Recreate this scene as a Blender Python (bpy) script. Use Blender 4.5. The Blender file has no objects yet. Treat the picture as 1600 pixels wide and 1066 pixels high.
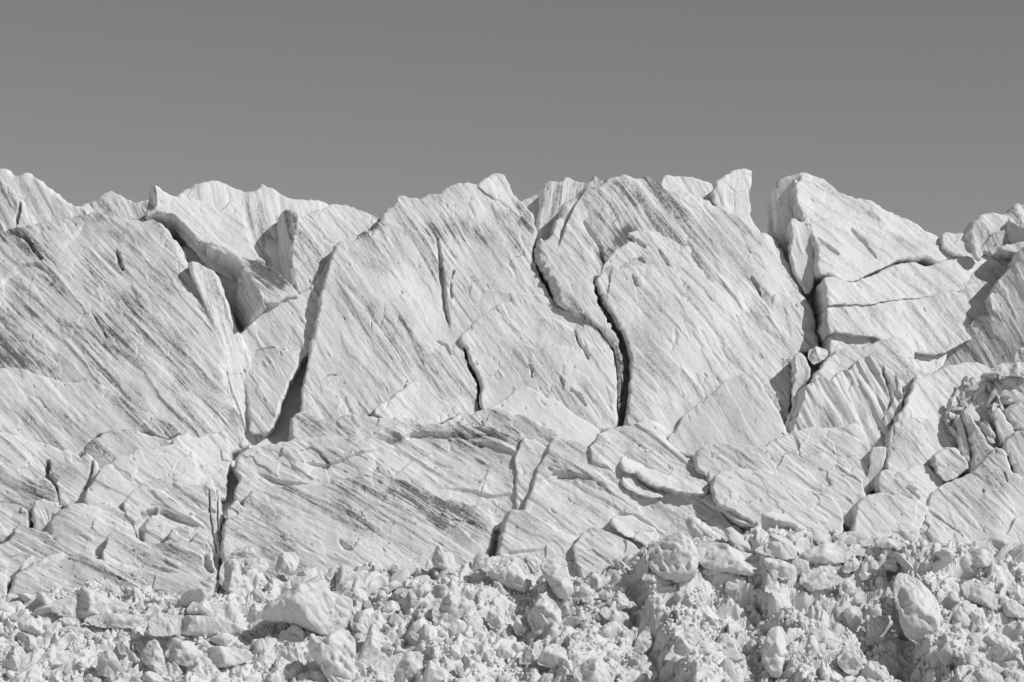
import bpy, math, random
import numpy as np
from mathutils import Vector

# ------------------------------------------------------------------ camera, sky, sun, exposure
SC = bpy.context.scene
CAM = np.array([0.0, -300.0, 8.0]); PITCH = math.radians(5.3); F = 4800.0      # pixels of the 1600 px wide picture
cd = bpy.data.cameras.new('camera'); cam = bpy.data.objects.new('camera', cd); SC.collection.objects.link(cam)
cam.location = CAM; cam.rotation_euler = (math.pi/2 + PITCH, 0, 0)
cd.sensor_width = 36; cd.lens = 36*F/1600; cd.clip_end = 20000; cd.clip_start = 1
SC.camera = cam

SUN = Vector((0.66, -0.32, 0.68)).normalized()                                # towards the sun
world = bpy.data.worlds.new('World'); SC.world = world; world.use_nodes = True
nt = world.node_tree; nt.nodes.clear()
sky = nt.nodes.new('ShaderNodeTexSky'); sky.sky_type = 'NISHITA'; sky.sun_disc = False
sky.sun_elevation = math.asin(SUN.z); sky.sun_rotation = math.atan2(SUN.x, SUN.y)
sky.altitude = 2500; sky.dust_density = 0.6; sky.air_density = 1.0
bwn = nt.nodes.new('ShaderNodeRGBToBW')                                       # black-and-white photograph
bg = nt.nodes.new('ShaderNodeBackground'); bg.inputs['Strength'].default_value = 0.069
wo = nt.nodes.new('ShaderNodeOutputWorld')
nt.links.new(sky.outputs[0], bwn.inputs[0]); nt.links.new(bwn.outputs[0], bg.inputs[0]); nt.links.new(bg.outputs[0], wo.inputs[0])
sl = bpy.data.lights.new('sun', 'SUN'); sl.energy = 3.2; sl.angle = math.radians(0.5); sl.color = (1, 1, 1)
so = bpy.data.objects.new('sun', sl); SC.collection.objects.link(so)
so.rotation_euler = SUN.to_track_quat('Z', 'Y').to_euler()
SC.view_settings.view_transform = 'Standard'; SC.view_settings.look = 'None'
SC.view_settings.exposure = 0.0; SC.view_settings.gamma = 1.0; SC.view_settings.use_curve_mapping = False
SC.cycles.max_bounces = 6; SC.cycles.diffuse_bounces = 2

# ------------------------------------------------------------------ numpy noise
_r = np.random.RandomState(7)
PERM = _r.permutation(512); PERM = np.concatenate([PERM, PERM, PERM]).astype(np.int64)
GA = _r.rand(512)*2*np.pi; GX, GY = np.cos(GA), np.sin(GA)
G3 = _r.randn(512, 3); G3 /= np.linalg.norm(G3, axis=1)[:, None]
def pn(x, y, seed=0):
    x = np.asarray(x, float) + seed*17.31; y = np.asarray(y, float) + seed*9.77
    xi = np.floor(x).astype(np.int64); yi = np.floor(y).astype(np.int64); xf = x-xi; yf = y-yi
    xi &= 511; yi &= 511
    def g(ix, iy, dx, dy):
        h = PERM[PERM[ix & 511] + (iy & 511)]
        return GX[h]*dx + GY[h]*dy
    u = xf*xf*xf*(xf*(xf*6-15)+10); v = yf*yf*yf*(yf*(yf*6-15)+10)
    a = g(xi, yi, xf, yf); b = g(xi+1, yi, xf-1, yf); c = g(xi, yi+1, xf, yf-1); d = g(xi+1, yi+1, xf-1, yf-1)
    return 1.5*((a+(b-a)*u) + ((c+(d-c)*u)-(a+(b-a)*u))*v)
def fbm(x, y, seed=0, o=4, gain=.5):
    r = 0; a = 1.0; f = 1.0
    for i in range(o):
        r = r + a*pn(x*f, y*f, seed+i*3.1); a *= gain; f *= 2.03
    return r
def pn3(p, seed=0):
    p = p + seed*13.7
    i = np.floor(p).astype(np.int64); f = p-i; u = f*f*f*(f*(f*6-15)+10); r = 0
    for dx in (0, 1):
        for dy in (0, 1):
            for dz in (0, 1):
                h = PERM[PERM[PERM[(i[:, 0]+dx) & 511] + ((i[:, 1]+dy) & 511)] + ((i[:, 2]+dz) & 511)]
                g = G3[h]; d = f - np.array([dx, dy, dz])
                w = (u[:, 0] if dx else 1-u[:, 0])*(u[:, 1] if dy else 1-u[:, 1])*(u[:, 2] if dz else 1-u[:, 2])
                r = r + w*(g*d).sum(1)
    return 1.5*r
def sstep(a, b, x):
    t = np.clip((x-a)/(b-a), 0, 1); return t*t*(3-2*t)

# ------------------------------------------------------------------ geometry of the view: a pixel becomes a ray
CP, SP = math.cos(PITCH), math.sin(PITCH)
def ray(px, py):
    a = (np.asarray(px, float)-800)/F; b = (533-np.asarray(py, float))/F
    return np.stack([a, CP - b*SP, SP + b*CP], -1)                           # x right, y away, z up
def at(px, py, Y):
    d = ray(px, py); t = (Y - CAM[1])/d[..., 1]
    return CAM + d*t[..., None]
def Yg(py):                                                                   # how far back the ice face stands at a row
    py = np.asarray(py, float)
    return np.where(py < 650, 0.036*(650-py), 0.045*(650-py))

ZONE = {'1': (0, 240, 2.961), '2': (400, 240, 2.961), '3': (800, 240, 2.961), '4': (1160, 240, 2.961), '5': (0, 560, 2.961),
        '6': (400, 560, 2.961), '7': (800, 560, 2.961), '8': (1160, 520, 2.961), 'a': (0, 780, 3.721), 'b': (390, 780, 3.721),
        'c': (780, 780, 3.721), 'd': (1170, 780, 3.721), 'p': (0, 0, 1.0)}
def P(s):
    out = []; z = ZONE['p']
    for w in s.split():
        if ':' in w:
            k, w = w.split(':'); z = ZONE[k]
        x, y = w.split(','); out.append((z[0]+float(x)/z[2], z[1]+float(y)/z[2]))
    return np.array(out)

# ------------------------------------------------------------------ materials
def ice_material(name, lo, hi, streak, fine, bump):
    m = bpy.data.materials.new(name); m.use_nodes = True; n = m.node_tree.nodes; L = m.node_tree.links
    b = n['Principled BSDF']; b.inputs['Roughness'].default_value = .62
    b.inputs['Specular IOR Level'].default_value = .25
    at_ = n.new('ShaderNodeAttribute'); at_.attribute_name = 'sv'
    dt = n.new('ShaderNodeAttribute'); dt.attribute_name = 'dirt'
    def mapped(sc):
        k = n.new('ShaderNodeVectorMath'); k.operation = 'MULTIPLY'; k.inputs[1].default_value = sc
        L.new(at_.outputs['Vector'], k.inputs[0]); return k.outputs[0]
    def noise(sc, det, rough, dist=0):
        t = n.new('ShaderNodeTexNoise'); t.inputs['Scale'].default_value = 1; t.inputs['Detail'].default_value = det
        t.inputs['Roughness'].default_value = rough; t.inputs['Distortion'].default_value = dist
        L.new(mapped(sc), t.inputs['Vector']); return t.outputs['Fac']
    def ramp(f, a, c):
        r = n.new('ShaderNodeMapRange'); r.inputs['From Min'].default_value = a; r.inputs['From Max'].default_value = c
        r.interpolation_type = 'SMOOTHSTEP'; L.new(f, r.inputs['Value']); return r.outputs[0]
    def mth(op, a, c):
        k = n.new('ShaderNodeMath'); k.operation = op
        for i, v in enumerate((a, c)):
            if isinstance(v, (int, float)): k.inputs[i].default_value = v
            else: L.new(v, k.inputs[i])
        return k.outputs[0]
    s1 = ramp(noise((.07, 1.0, .5), 6, .68, .25), .45, .66)                    # broad dirt bands along the layering
    s2 = ramp(noise((.16, 3.2, .5), 6, .68, .15), .44, .66)                    # fine streaks
    s3 = ramp(noise((.5, 9.0, .5), 4, .6), .45, .70)                           # hairlines
    patch = ramp(noise((.09, .16, .5), 5, .62), .42, .62)                      # where the ice is dirty at all
    spots = ramp(noise((1.3, 2.6, 1), 6, .72), .60, .74)
    d = mth('ADD', mth('ADD', mth('MULTIPLY', s1, .40), mth('MULTIPLY', s2, .42)), mth('MULTIPLY', s3, .24))
    spk = ramp(noise((3.2, 6.5, 2), 5, .75), .34, .62)                         # speckle that breaks the streaks up
    d = mth('MULTIPLY', d, mth('ADD', mth('MULTIPLY', spk, .9), .45))
    d = mth('MULTIPLY', d, mth('ADD', mth('MULTIPLY', patch, .78), .22))
    d = mth('ADD', mth('MULTIPLY', d, streak), mth('MULTIPLY', mth('MULTIPLY', spots, patch), .45*streak))
    d = mth('MULTIPLY', mth('ADD', d, .045), dt.outputs['Fac'])
    cr = n.new('ShaderNodeMix'); cr.data_type = 'RGBA'; cr.clamp_factor = True
    cr.inputs[6].default_value = (hi, hi, hi, 1); cr.inputs[7].default_value = (lo, lo, lo, 1)
    L.new(d, cr.inputs[0]); L.new(cr.outputs[2], b.inputs['Base Color'])
    h = mth('ADD', mth('MULTIPLY', noise((.7, 7.5, 1), 4, .6), 1.0), mth('MULTIPLY', noise((6, 9, 4), 5, .65), fine))
    bp = n.new('ShaderNodeBump'); bp.inputs['Strength'].default_value = 1.0; bp.inputs['Distance'].default_value = bump
    L.new(h, bp.inputs['Height']); L.new(bp.outputs[0], b.inputs['Normal'])
    return m
ICE = ice_material('streaked_ice', .15, .80, 1.0, 1.0, .045)
RUB = ice_material('crumbled_ice', .32, .80, .55, 1.3, .08)

# ------------------------------------------------------------------ mesh helpers
COL = SC.collection
def mesh(name, V, quads=None, tris=None, ngons=(), sv=None, dirt=1.0, mat=None, smooth=True, sharp=0):
    V = np.asarray(V, np.float32); parts = []; tot = []
    if quads is not None and len(quads): parts.append(np.asarray(quads).ravel()); tot += [np.full(len(quads), 4)]
    if tris is not None and len(tris): parts.append(np.asarray(tris).ravel()); tot += [np.full(len(tris), 3)]
    for g in ngons: parts.append(np.asarray(g)); tot += [np.array([len(g)])]
    li = np.concatenate(parts).astype(np.int32); lt = np.concatenate(tot).astype(np.int32)
    ls = np.concatenate([[0], np.cumsum(lt)[:-1]]).astype(np.int32)
    me = bpy.data.meshes.new(name)
    me.vertices.add(len(V)); me.vertices.foreach_set('co', V.ravel())
    me.loops.add(len(li)); me.loops.foreach_set('vertex_index', li)
    me.polygons.add(len(lt)); me.polygons.foreach_set('loop_start', ls); me.polygons.foreach_set('loop_total', lt)
    me.polygons.foreach_set('use_smooth', np.full(len(lt), smooth))
    me.update(calc_edges=True)
    if sharp: me.set_sharp_from_angle(angle=math.radians(sharp))
    if sv is None: sv = V
    a = me.attributes.new('sv', 'FLOAT_VECTOR', 'POINT'); a.data.foreach_set('vector', np.asarray(sv, np.float32).ravel())
    a = me.attributes.new('dirt', 'FLOAT', 'POINT'); a.data.foreach_set('value', np.broadcast_to(np.asarray(dirt, np.float32), (len(V),)).astype(np.float32).copy())
    me.materials.append(mat or ICE)
    return me
def link(name, me, loc=(0, 0, 0), parent=None, label=None, cat=None, group=None, kind=None):
    o = bpy.data.objects.new(name, me); COL.objects.link(o); o.location = loc
    if parent is not None: o.parent = parent; o.location = Vector(loc) - parent.location
    if label: o['label'] = label
    if cat: o['category'] = cat
    if group: o['group'] = group
    if kind: o['kind'] = kind
    return o

def resample(pts, step, rough, seed, closed=True):
    p = np.asarray(pts, float)
    if closed:
        q = np.roll(p, -1, 0); p = np.stack([.8*p+.2*q, .2*p+.8*q], 1).reshape(-1, 2)
        p = np.vstack([p, p[:1]])
    seg = np.linalg.norm(np.diff(p, axis=0), axis=1); c = np.concatenate([[0], np.cumsum(seg)])
    n = max(8, int(c[-1]/step)); t = np.linspace(0, c[-1], n, endpoint=not closed)
    x = np.interp(t, c, p[:, 0]); y = np.interp(t, c, p[:, 1])
    dx = np.gradient(x); dy = np.gradient(y); l = np.hypot(dx, dy)+1e-6
    if rough:
        j = rough*(1.5*pn(x/27, y/27, seed) + 1.4*np.abs(pn(x/15, y/15, seed+5))-.5 + .6*pn(x/8, y/8, seed+7) + .22*pn(x/4, y/4, seed+9))
        x = x - dy/l*j; y = y + dx/l*j
    return np.stack([x, y], 1)
def nearest(G, poly, closed=True):
    A = poly; Bp = np.roll(poly, -1, 0) if closed else poly[1:]
    if not closed: A = poly[:-1]
    D = np.full(len(G), 1e18); Q = np.zeros_like(G); S = np.zeros(len(G)); T = np.zeros(len(G)); IN = np.zeros(len(G), bool)
    E = Bp-A; el = (E**2).sum(1)+1e-9
    for k in range(len(A)):
        w = G-A[k]; t = np.clip((w@E[k])/el[k], 0, 1); q = A[k]+t[:, None]*E[k]; dd = ((G-q)**2).sum(1)
        m = dd < D; D[m] = dd[m]; Q[m] = q[m]
        if closed:
            c = ((A[k, 1] > G[:, 1]) != (Bp[k, 1] > G[:, 1]))
            if c.any():
                xc = A[k, 0] + (G[:, 1]-A[k, 1])*E[k, 0]/(E[k, 1] if abs(E[k, 1]) > 1e-9 else 1e-9)
                IN ^= c & (G[:, 0] < xc)
        else:
            cr = E[k, 0]*w[:, 1]-E[k, 1]*w[:, 0]; S[m] = np.sign(cr)[m]; T[m] = ((k+t)/len(A))[m]
    return np.sqrt(D), Q, IN, S, T

def field(gx, gy, poly, win):
    # distance to the outline (capped at win), nearest outline point and inside flag on a regular grid
    nx, ny = len(gx), len(gy); r0 = gx[1]-gx[0]; D = np.full((ny, nx), win*win); QX = np.zeros((ny, nx)); QY = np.zeros((ny, nx)); IN = np.zeros((ny, nx), bool)
    A = poly; Bp = np.roll(poly, -1, 0)
    for (ax, ay), (bx, by) in zip(A, Bp):
        x0 = max(0, int((min(ax, bx)-win-gx[0])/r0)); x1 = min(nx, int((max(ax, bx)+win-gx[0])/r0)+2)
        y0 = max(0, int((min(ay, by)-win-gy[0])/r0)); y1 = min(ny, int((max(ay, by)+win-gy[0])/r0)+2)
        ex, ey = bx-ax, by-ay; el = ex*ex+ey*ey+1e-9; X = gx[None, x0:x1]; Y = gy[y0:y1, None]
        t = np.clip(((X-ax)*ex+(Y-ay)*ey)/el, 0, 1); qx = ax+t*ex; qy = ay+t*ey; dd = (X-qx)**2+(Y-qy)**2
        m = dd < D[y0:y1, x0:x1]; D[y0:y1, x0:x1][m] = dd[m]; QX[y0:y1, x0:x1][m] = qx[m]; QY[y0:y1, x0:x1][m] = qy[m]
        lo, hi = min(ay, by), max(ay, by); ra = int(np.searchsorted(gy, lo, 'left')); rb = int(np.searchsorted(gy, hi, 'left'))
        for r in range(ra, rb):
            xc = ax+(gy[r]-ay)*ex/(ey if abs(ey) > 1e-12 else 1e-12); IN[r, :int(np.searchsorted(gx, xc))] ^= True
    return np.sqrt(D).ravel(), np.stack([QX.ravel(), QY.ravel()], 1), IN.ravel()
def near_line(g, cl, win):
    lo = cl.min(0)-win; hi = cl.max(0)+win; m = ((g > lo) & (g < hi)).all(1)
    D = np.full(len(g), 1e3); S = np.zeros(len(g)); T = np.zeros(len(g))
    if m.any():
        d, _, _, s_, t_ = nearest(g[m], cl, False); D[m] = d; S[m] = s_; T[m] = t_
    return D, S, T
REG = {}; LUMPS = []; POLYA = {}; PLANE = {}
PXM = 16.0; RK = .55; DL = 0; DY = 0; OFS = None
def build(key, name, label, cat, pts, off=0.0, lean=28, yaw=0, T=7.0, R=.6, rough=1.6, sd=50, st=1.0, und=.8, plate=.25,
          bulge=0.0, ext=(0, 0), parent=None, cracks=(), steps=(), seed=None, res=1.5, dirt=1.0, mat=None, lump=False,
          Y0=None, group=None, part=None, facet=.9, flute=0, frac=.10, grow=None, stains=()):
    seed = (sum(map(ord, key))*7 % 97) if seed is None else seed
    raw = P(pts); poly = resample(raw, 3.0 if not lump else 2.5, rough*(1 if not OFS or lump else 1.5), seed)
    grow = (12 if OFS else 0) if grow is None else grow
    if grow and not lump:                                                     # run the foot on behind whatever stands in front of it
        tx = np.roll(poly, -2, 0)-np.roll(poly, 2, 0); area = np.sum(poly[:, 0]*np.roll(poly[:, 1], -1)-np.roll(poly[:, 0], -1)*poly[:, 1])
        ny_ = -tx[:, 0]/(np.hypot(tx[:, 0], tx[:, 1])+1e-6)*np.sign(area); poly[:, 1] += grow*sstep(.25, .8, ny_)
    lo = poly.min(0); hi = poly.max(0); c = raw.mean(0)
    if lump: res = max(1.0, min(2.2, (hi-lo).max()/34))
    gx = np.arange(lo[0]-res*2, hi[0]+res*3, res); gy = np.arange(lo[1]-res*2, hi[1]+res*3, res)
    # keep off-frame grids coarse in extent
    X, Yy = np.meshgrid(gx, gy); G = np.stack([X.ravel(), Yy.ravel()], 1)
    d, Q, IN = field(gx, gy, poly, 200.0 if lump else 80.0)
    nx, ny = len(gx), len(gy); idx = np.arange(nx*ny).reshape(ny, nx)
    cells = np.stack([idx[1:, :-1], idx[1:, 1:], idx[:-1, 1:], idx[:-1, :-1]], -1).reshape(-1, 4)
    ok = IN[cells].sum(1) >= 1
    cells = cells[ok]
    dirn = (Q-G)[:, 1]/(d+1e-6)*np.where(IN, 1, -1); IN0 = IN; IN = IN & (d > .35*res); g = np.where(IN[:, None], G, Q); d = np.where(IN, d, 0)
    used = np.unique(cells); rem = np.full(nx*ny, -1); rem[used] = np.arange(len(used)); cells = rem[cells]
    g = g[used]; d = d[used]/PXM; dirn = dirn[used]
    # face plane
    if not lump: lean += DL*min(1, 110/(hi-lo)[1]); yaw += DY*min(1, 110/(hi-lo)[0])
    ln, yw = math.radians(lean), math.radians(yaw)
    nrm = np.array([math.sin(yw)*math.cos(ln), -math.cos(yw)*math.cos(ln), math.sin(ln)])
    if OFS and not parent: off = OFS[0] + OFS[1]*(off-OFS[0])
    if Y0 is None: Y0 = float(Yg(c[1])) + off
    p0 = at(c[0], c[1], np.array(Y0))
    if parent:                                                                # a part stands proud of its parent's own face
        pp, pnv = PLANE[parent]; rd_ = ray(c[0], c[1]); p0 = CAM + rd_*(((pp-CAM)@pnv)/(rd_@pnv)); p0 = p0 + np.array([0, off, 0])
    PLANE[key] = (p0, nrm)
    dr = ray(g[:, 0], g[:, 1]); t = ((p0-CAM)@nrm)/(dr@nrm); W = CAM + dr*t[:, None]
    # layered ice: s runs along the layering, tt across it
    u = g[:, 0]/PXM; v = -g[:, 1]/PXM; a = math.radians(sd)
    s = u*math.cos(a) - v*math.sin(a); tt = u*math.sin(a) + v*math.cos(a)
    wob = .16*pn(u/6, v/6, seed+2); tt = tt + wob
    if lump:
        dm = d.max()+1e-6; x = np.clip(d/dm, 0, 1); H = dm*1.15
        prof = np.sqrt(np.clip(1-(1-x)**2, 0, 1))
        rr = np.random.RandomState(seed+len(LUMPS)); cu, cv = u.mean(), v.mean(); f = prof*H
        for k in range(5):
            th = rr.rand()*6.28; sl_ = .25+rr.rand()*.9; cc = H*(.55+.4*rr.rand())
            pl = cc - sl_*((u-cu)*math.cos(th)+(v-cv)*math.sin(th))
            kk = .05*H; hh = np.clip(.5+.5*(pl-f)/kk, 0, 1); f = pl*(1-hh)+f*hh - kk*hh*(1-hh)
        h = prof*H*(1-facet) + np.maximum(f, 0)*facet
        sc_ = max(dm, .25); w = sstep(0, .25, x)
        h = h + w*sc_*(.16*fbm(u/sc_/1.3, v/sc_/1.3, seed, 2) - .22*np.abs(fbm(s/sc_/1.2, tt/sc_/.6, seed+4, 3))*st + .06*fbm(s/.6, tt/.22, seed+8, 3)*min(1, sc_) - .03*sstep(.5, .9, fbm(u/.5, v/.4, seed+12, 3))*min(1, sc_))
    else:
        Rv = R*RK*np.clip(1+.9*pn(u/2.2, v/2.2, seed+11), .25, 2)*(1-.75*sstep(.2, .8, dirn)) + .05; x = np.clip(d/Rv, 0, 1)
        h = -.9*Rv*(1-x)**2.2
        w = sstep(0, .8, d/np.maximum(Rv, .2))
        h = h + bulge*(1-np.exp(-d/3.0))
        h = h + .55*(.9*pn(u/11, v/11, 1) + .45*pn(u/5, v/5, 3))                 # swells run on from block to block
        h = h + und*w*(.10*pn(u/3, v/3, seed+3) + .05*fbm(u/2, v/2, seed+6, 3))
        st_m = st*(.2+1.0*np.clip(.4+1.3*pn(s/9, tt/4, seed+21), 0, 1.3))
        h = h + st_m*(.05*pn(s/26, tt/2.4, seed+4) + .022*pn(s/18, tt/.9, seed+5) + .014*pn(s/10, tt/.42, seed+7) + .008*pn(s/6, tt/.21, seed+9))
        n1 = fbm(s/11, tt/2.1, seed+13, 4); n2 = fbm(s/7, tt/1.0, seed+15, 4)
        h = h + plate*w*(.40*sstep(-.04, .06, n1-.25) + .20*sstep(-.04, .06, n2-.34))
        n3 = fbm(s/1.3, tt/.5, seed+19, 3); h = h - .16*sstep(.86, 1.05, n3)*w                # scattered melt pits
        h = h + .014*fbm(u/.5, v/.5, seed+17, 3)*w
        if OFS: frac = max(frac, .2)
        if frac:
            cw = s/2.6+.4*pn(u/2, v/2, seed+51)+seed; cv_ = tt/1.3+.4*pn(u/2, v/2, seed+53); bi = np.floor(cw).astype(np.int64); bj = np.floor(cv_).astype(np.int64)
            best = np.full(len(u), 9.0); sec = np.full(len(u), 9.0); val = np.zeros(len(u))
            for di in (-1, 0, 1):
                for dj in (-1, 0, 1):
                    hh_ = PERM[PERM[(bi+di) & 511] + ((bj+dj) & 511)]; ox = bi+di+.15+.7*(hh_ % 61)/61; oy = bj+dj+.15+.7*(hh_ % 53)/53
                    dd = (cw-ox)**2+(cv_-oy)**2; m = dd < best; sec = np.where(m, best, np.minimum(sec, dd)); best[m] = dd[m]
                    val[m] = ((hh_ % 97)/97-.5 + (cw-ox)*((hh_ % 31)/31-.5)*.9 + (cv_-oy)*((hh_ % 29)/29-.5)*.9)[m]
            gap = np.sqrt(sec)-np.sqrt(best); mk = sstep(.34, .52, pn(u/3.5, v/3.5, seed+58))                  # a few open hairline cracks
            h = h - .11*mk*(1-sstep(.015, .06, gap))*w
            h = h + frac*val*w*np.clip(.4+1.5*pn(u/7, v/7, seed+57), 0, 1.3)
        if flute:
            h = h + flute*(np.abs(pn(s/14, tt/1.9, seed+33))+.4*np.abs(pn(s/9, tt/.8, seed+35)))*w*.8
        for (cs, cw, cdp) in cracks:
            cl = resample(P(cs), 3.0, .9, seed+3, False); dd, _, T_ = near_line(g, cl, cw*2+2)
            ww = cw*(.55+.45*np.sin(np.pi*np.clip(T_, .02, .98)))*(1+.5*pn(g[:, 0]/9, g[:, 1]/9, seed))
            h = h - cdp*(1-sstep(.25, 1.0, dd/ww))
        for (cs, hh, fall) in steps:
            cl = resample(P(cs), 5.0, .7, seed+4, False); dd, S_, T_ = near_line(g, cl, fall*5)
            e = np.sin(np.pi*np.clip(T_, 0, 1))**.6
            h = h + hh*e*sstep(-1.6, 1.6, dd*S_)*np.exp(-dd/fall)
    Vf = W + nrm*h[:, None]
    svf = np.stack([s+seed*3.3, tt+seed*5.1, np.full_like(s, seed*1.7)], 1)
    dm_ = np.full(len(Vf), float(dirt))
    for (cs, sw, ss) in stains:                                               # patches of windblown dirt with a shape of their own
        dd, _, _ = near_line(g, resample(P(cs), 6.0, 0, 0, False), sw*3); dm_ = dm_*(1 + ss*np.exp(-(dd/sw)**2)*(.6+.8*np.clip(.5+pn(g[:, 0]/14, g[:, 1]/14, seed+61), 0, 1)))
    nF = len(Vf); quads = [cells]; ng = []; Vs = [Vf]; svs = [svf]
    # boundary
    e = np.concatenate([cells[:, [0, 1]], cells[:, [1, 2]], cells[:, [2, 3]], cells[:, [3, 0]]]).astype(np.int64)
    k1 = e[:, 0]*nF+e[:, 1]; k2 = e[:, 1]*nF+e[:, 0]; be = e[~np.isin(k1, k2)]
    bv = np.unique(be); bm = np.full(nF, -1); bm[bv] = np.arange(len(bv))
    if lump:
        inner = np.ones(nF, bool); inner[bv] = False
        bk = np.full(nF, -1); bk[bv] = bv; bk[inner] = nF+np.arange(inner.sum())
        Vb = W[inner] - nrm*(.8*h[inner])[:, None]; Vs.append(Vb); svs.append(svf[inner]+[0, 0, 3])
        quads.append(bk[cells][:, ::-1])
    else:
        # lateral shift of the back end, in pixels, turned into metres at the block's distance
        base = W[bv]; rd = np.array([0, 1.0, -.10])*T + np.array([ext[0]/PXM, 0, -ext[1]/PXM])
        prev = bv; nr = 7; cur = nF
        gb = g[bv]
        for r in range(1, nr+1):
            f = r/nr; f = f**1.3
            jit = .16*np.stack([pn(gb[:, 0]/14+f*T/2, gb[:, 1]/14, seed+40), pn(gb[:, 0]/14, gb[:, 1]/14+f*T/2, seed+41), pn(gb[:, 0]/11, gb[:, 1]/11, seed+42+r)], 1)
            jit = jit*min(1, f*2.5)
            Vr = Vf[bv] + rd*f + jit
            Vs.append(Vr); svs.append(svf[bv]+np.array([0, 0, f*T])[None])
            ids = cur+np.arange(len(bv)); pm = bm
            p_of = (prev if r == 1 else prev)
            q = np.stack([p_of[bm[be[:, 1]]], p_of[bm[be[:, 0]]], ids[bm[be[:, 0]]], ids[bm[be[:, 1]]]], 1)
            quads.append(q); prev = ids; cur += len(bv)
        nxt = {}
        for a0, b0 in be: nxt.setdefault(int(a0), []).append(int(b0))
        while nxt:
            s0 = next(iter(nxt)); loop = [s0]; cu_ = s0
            while cu_ in nxt:
                b0 = nxt[cu_].pop()
                if not nxt[cu_]: del nxt[cu_]
                if b0 == s0: break
                loop.append(b0); cu_ = b0
            if len(loop) > 2: ng.append(prev[bm[np.array(loop)]][::-1])
    V = np.vstack(Vs); org = p0 + np.array([0, 1.0, 0]); V = V-org
    dv = np.full(len(V), float(dirt)); dv[:nF] = dm_
    me = mesh(name, V, np.vstack(quads), None, ng, np.vstack(svs), dv*(1 if lump else 1.1), mat or ICE, sharp=0 if lump else 52)
    par = REG[parent] if parent else None
    o = link(name, me, org, par, label, None if parent else cat, group)
    REG[key] = o; POLYA[key] = float(IN0.sum())*res*res
    if not parent: o['kind'] = 'thing'
    if lump: LUMPS.append(poly)
    return o
B = build

# ------------------------------------------------------------------ the setting: valley snow, glacier body, debris slope
def sheet(name, xs, ys, zf, mat, label=None, cat=None, dirt=1.0, kind='structure'):
    X, Y = np.meshgrid(xs, ys); V = zf(X.ravel(), Y.ravel()); nx, ny = len(xs), len(ys)
    i = np.arange(nx*ny).reshape(ny, nx)
    q = np.stack([i[:-1, :-1], i[:-1, 1:], i[1:, 1:], i[1:, :-1]], -1).reshape(-1, 4)
    return link(name, mesh(name, V, q, None, (), None, dirt, mat), kind=kind, label=label, cat=cat)
def valley(x, y):
    z = .4*fbm(x/40, y/40, 3, 3) - .3
    z = z - 2*sstep(-60, -26, y)
    return np.stack([x, y, z], 1)
xs = np.concatenate([-np.geomspace(4000, 130, 14), np.linspace(-120, 120, 61), np.geomspace(130, 4000, 14)])
ys = np.concatenate([-np.geomspace(4000, 420, 10), np.linspace(-400, -26, 96)])
sheet('snow_ground', xs, ys, valley, RUB)

SKYL = P('p:-200,300 0,300 60,320 140,345 232,350 300,330 420,320 520,350 580,370 650,330 760,320 830,345 880,320 1000,320 1130,330 1180,385 1205,420 1240,400 1300,350 1400,400 1500,410 1600,380 1800,380')
def glacier(x, t):
    # t 0..1 climbs the face, 1..2 runs back over the plateau
    top = at(np.zeros_like(x)+800, np.interp(x, (SKYL[:, 0]-800)/15.2, SKYL[:, 1]+55), np.full_like(x, 17.0))[:, 2]
    f = np.clip(t, 0, 1); b = np.clip(t-1, 0, 1)
    z = 0 + f*(top-0); y = np.interp(z, [0, 12.6, 18.6, 24, 28, 55, 70], [-20, -12.6, -8.0, -2.2, 4.0, 19.5, 27])
    y = y + .8*fbm(x/7, z/7, 5, 4) + b**1.5*900; z = z + 25*b + 1.0*fbm(x/6, y/6, 8, 3)*(b > 0)
    return np.stack([x, y, z], 1)
xs = np.concatenate([-np.geomspace(900, 105, 16), np.linspace(-100, 100, 201), np.geomspace(105, 900, 16)])
sheet('glacier_body', xs, np.concatenate([np.linspace(0, 1, 110), 1+np.linspace(.01, 1, 20)]), glacier, ICE, dirt=.5)

EDGE = P('p:-300,945 0,945 60,942 130,925 230,928 290,940 345,938 400,905 470,912 560,892 640,897 690,884 740,892 790,880 840,905 900,908 960,890 1000,872 1040,850 1090,842 1150,850 1220,836 1300,842 1380,858 1440,866 1500,856 1600,862 1900,858')
MOUNDS = [(1290, 905, 9, 3.2, 2.0), (1130, 915, 4.5, 2.5, 1.0), (1500, 930, 7, 4, .9), (870, 1000, 4, 3, -1.0), (1012, 985, 1.8, 1.7, -3.4), (885, 962, 1.2, 1.2, -2.4), (985, 1045, 1.5, 1.3, -2.6), (800, 948, .9, .9, -2.0), (1235, 962, .8, 1.0, -1.7), (1150, 990, 1.0, 1.1, -2.0), (240, 1010, 1.6, .8, -1.8), (90, 1005, 1.2, .9, -1.6), (1330, 940, .9, .9, -1.6), (1070, 930, .9, 1.2, -1.8), (1500, 1020, 1.2, 1.0, -1.8), (680, 965, 1.0, .9, -1.7), (1565, 935, 1.2, .9, -1.6), (420, 1000, 1.3, .7, -1.5),
          (1385, 1005, 1.7, 1.5, -3.3), (1180, 1000, 4, 2.5, 1.2), (560, 985, 4, 2.5, 1.0), (230, 1010, 5, 2, -.8), (330, 960, 6, 2, .9),
          (740, 950, 4, 3, .8), (100, 940, 5, 2, .5), (810, 960, 2.2, 1.6, -1.0), (1440, 985, 2.2, 2.6, 1.1), (640, 1040, 1.3, 1.6, -2.4), (920, 940, 4, 2.5, .5)]
def row_y(r): return -18 - (r-890)*.091
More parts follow.
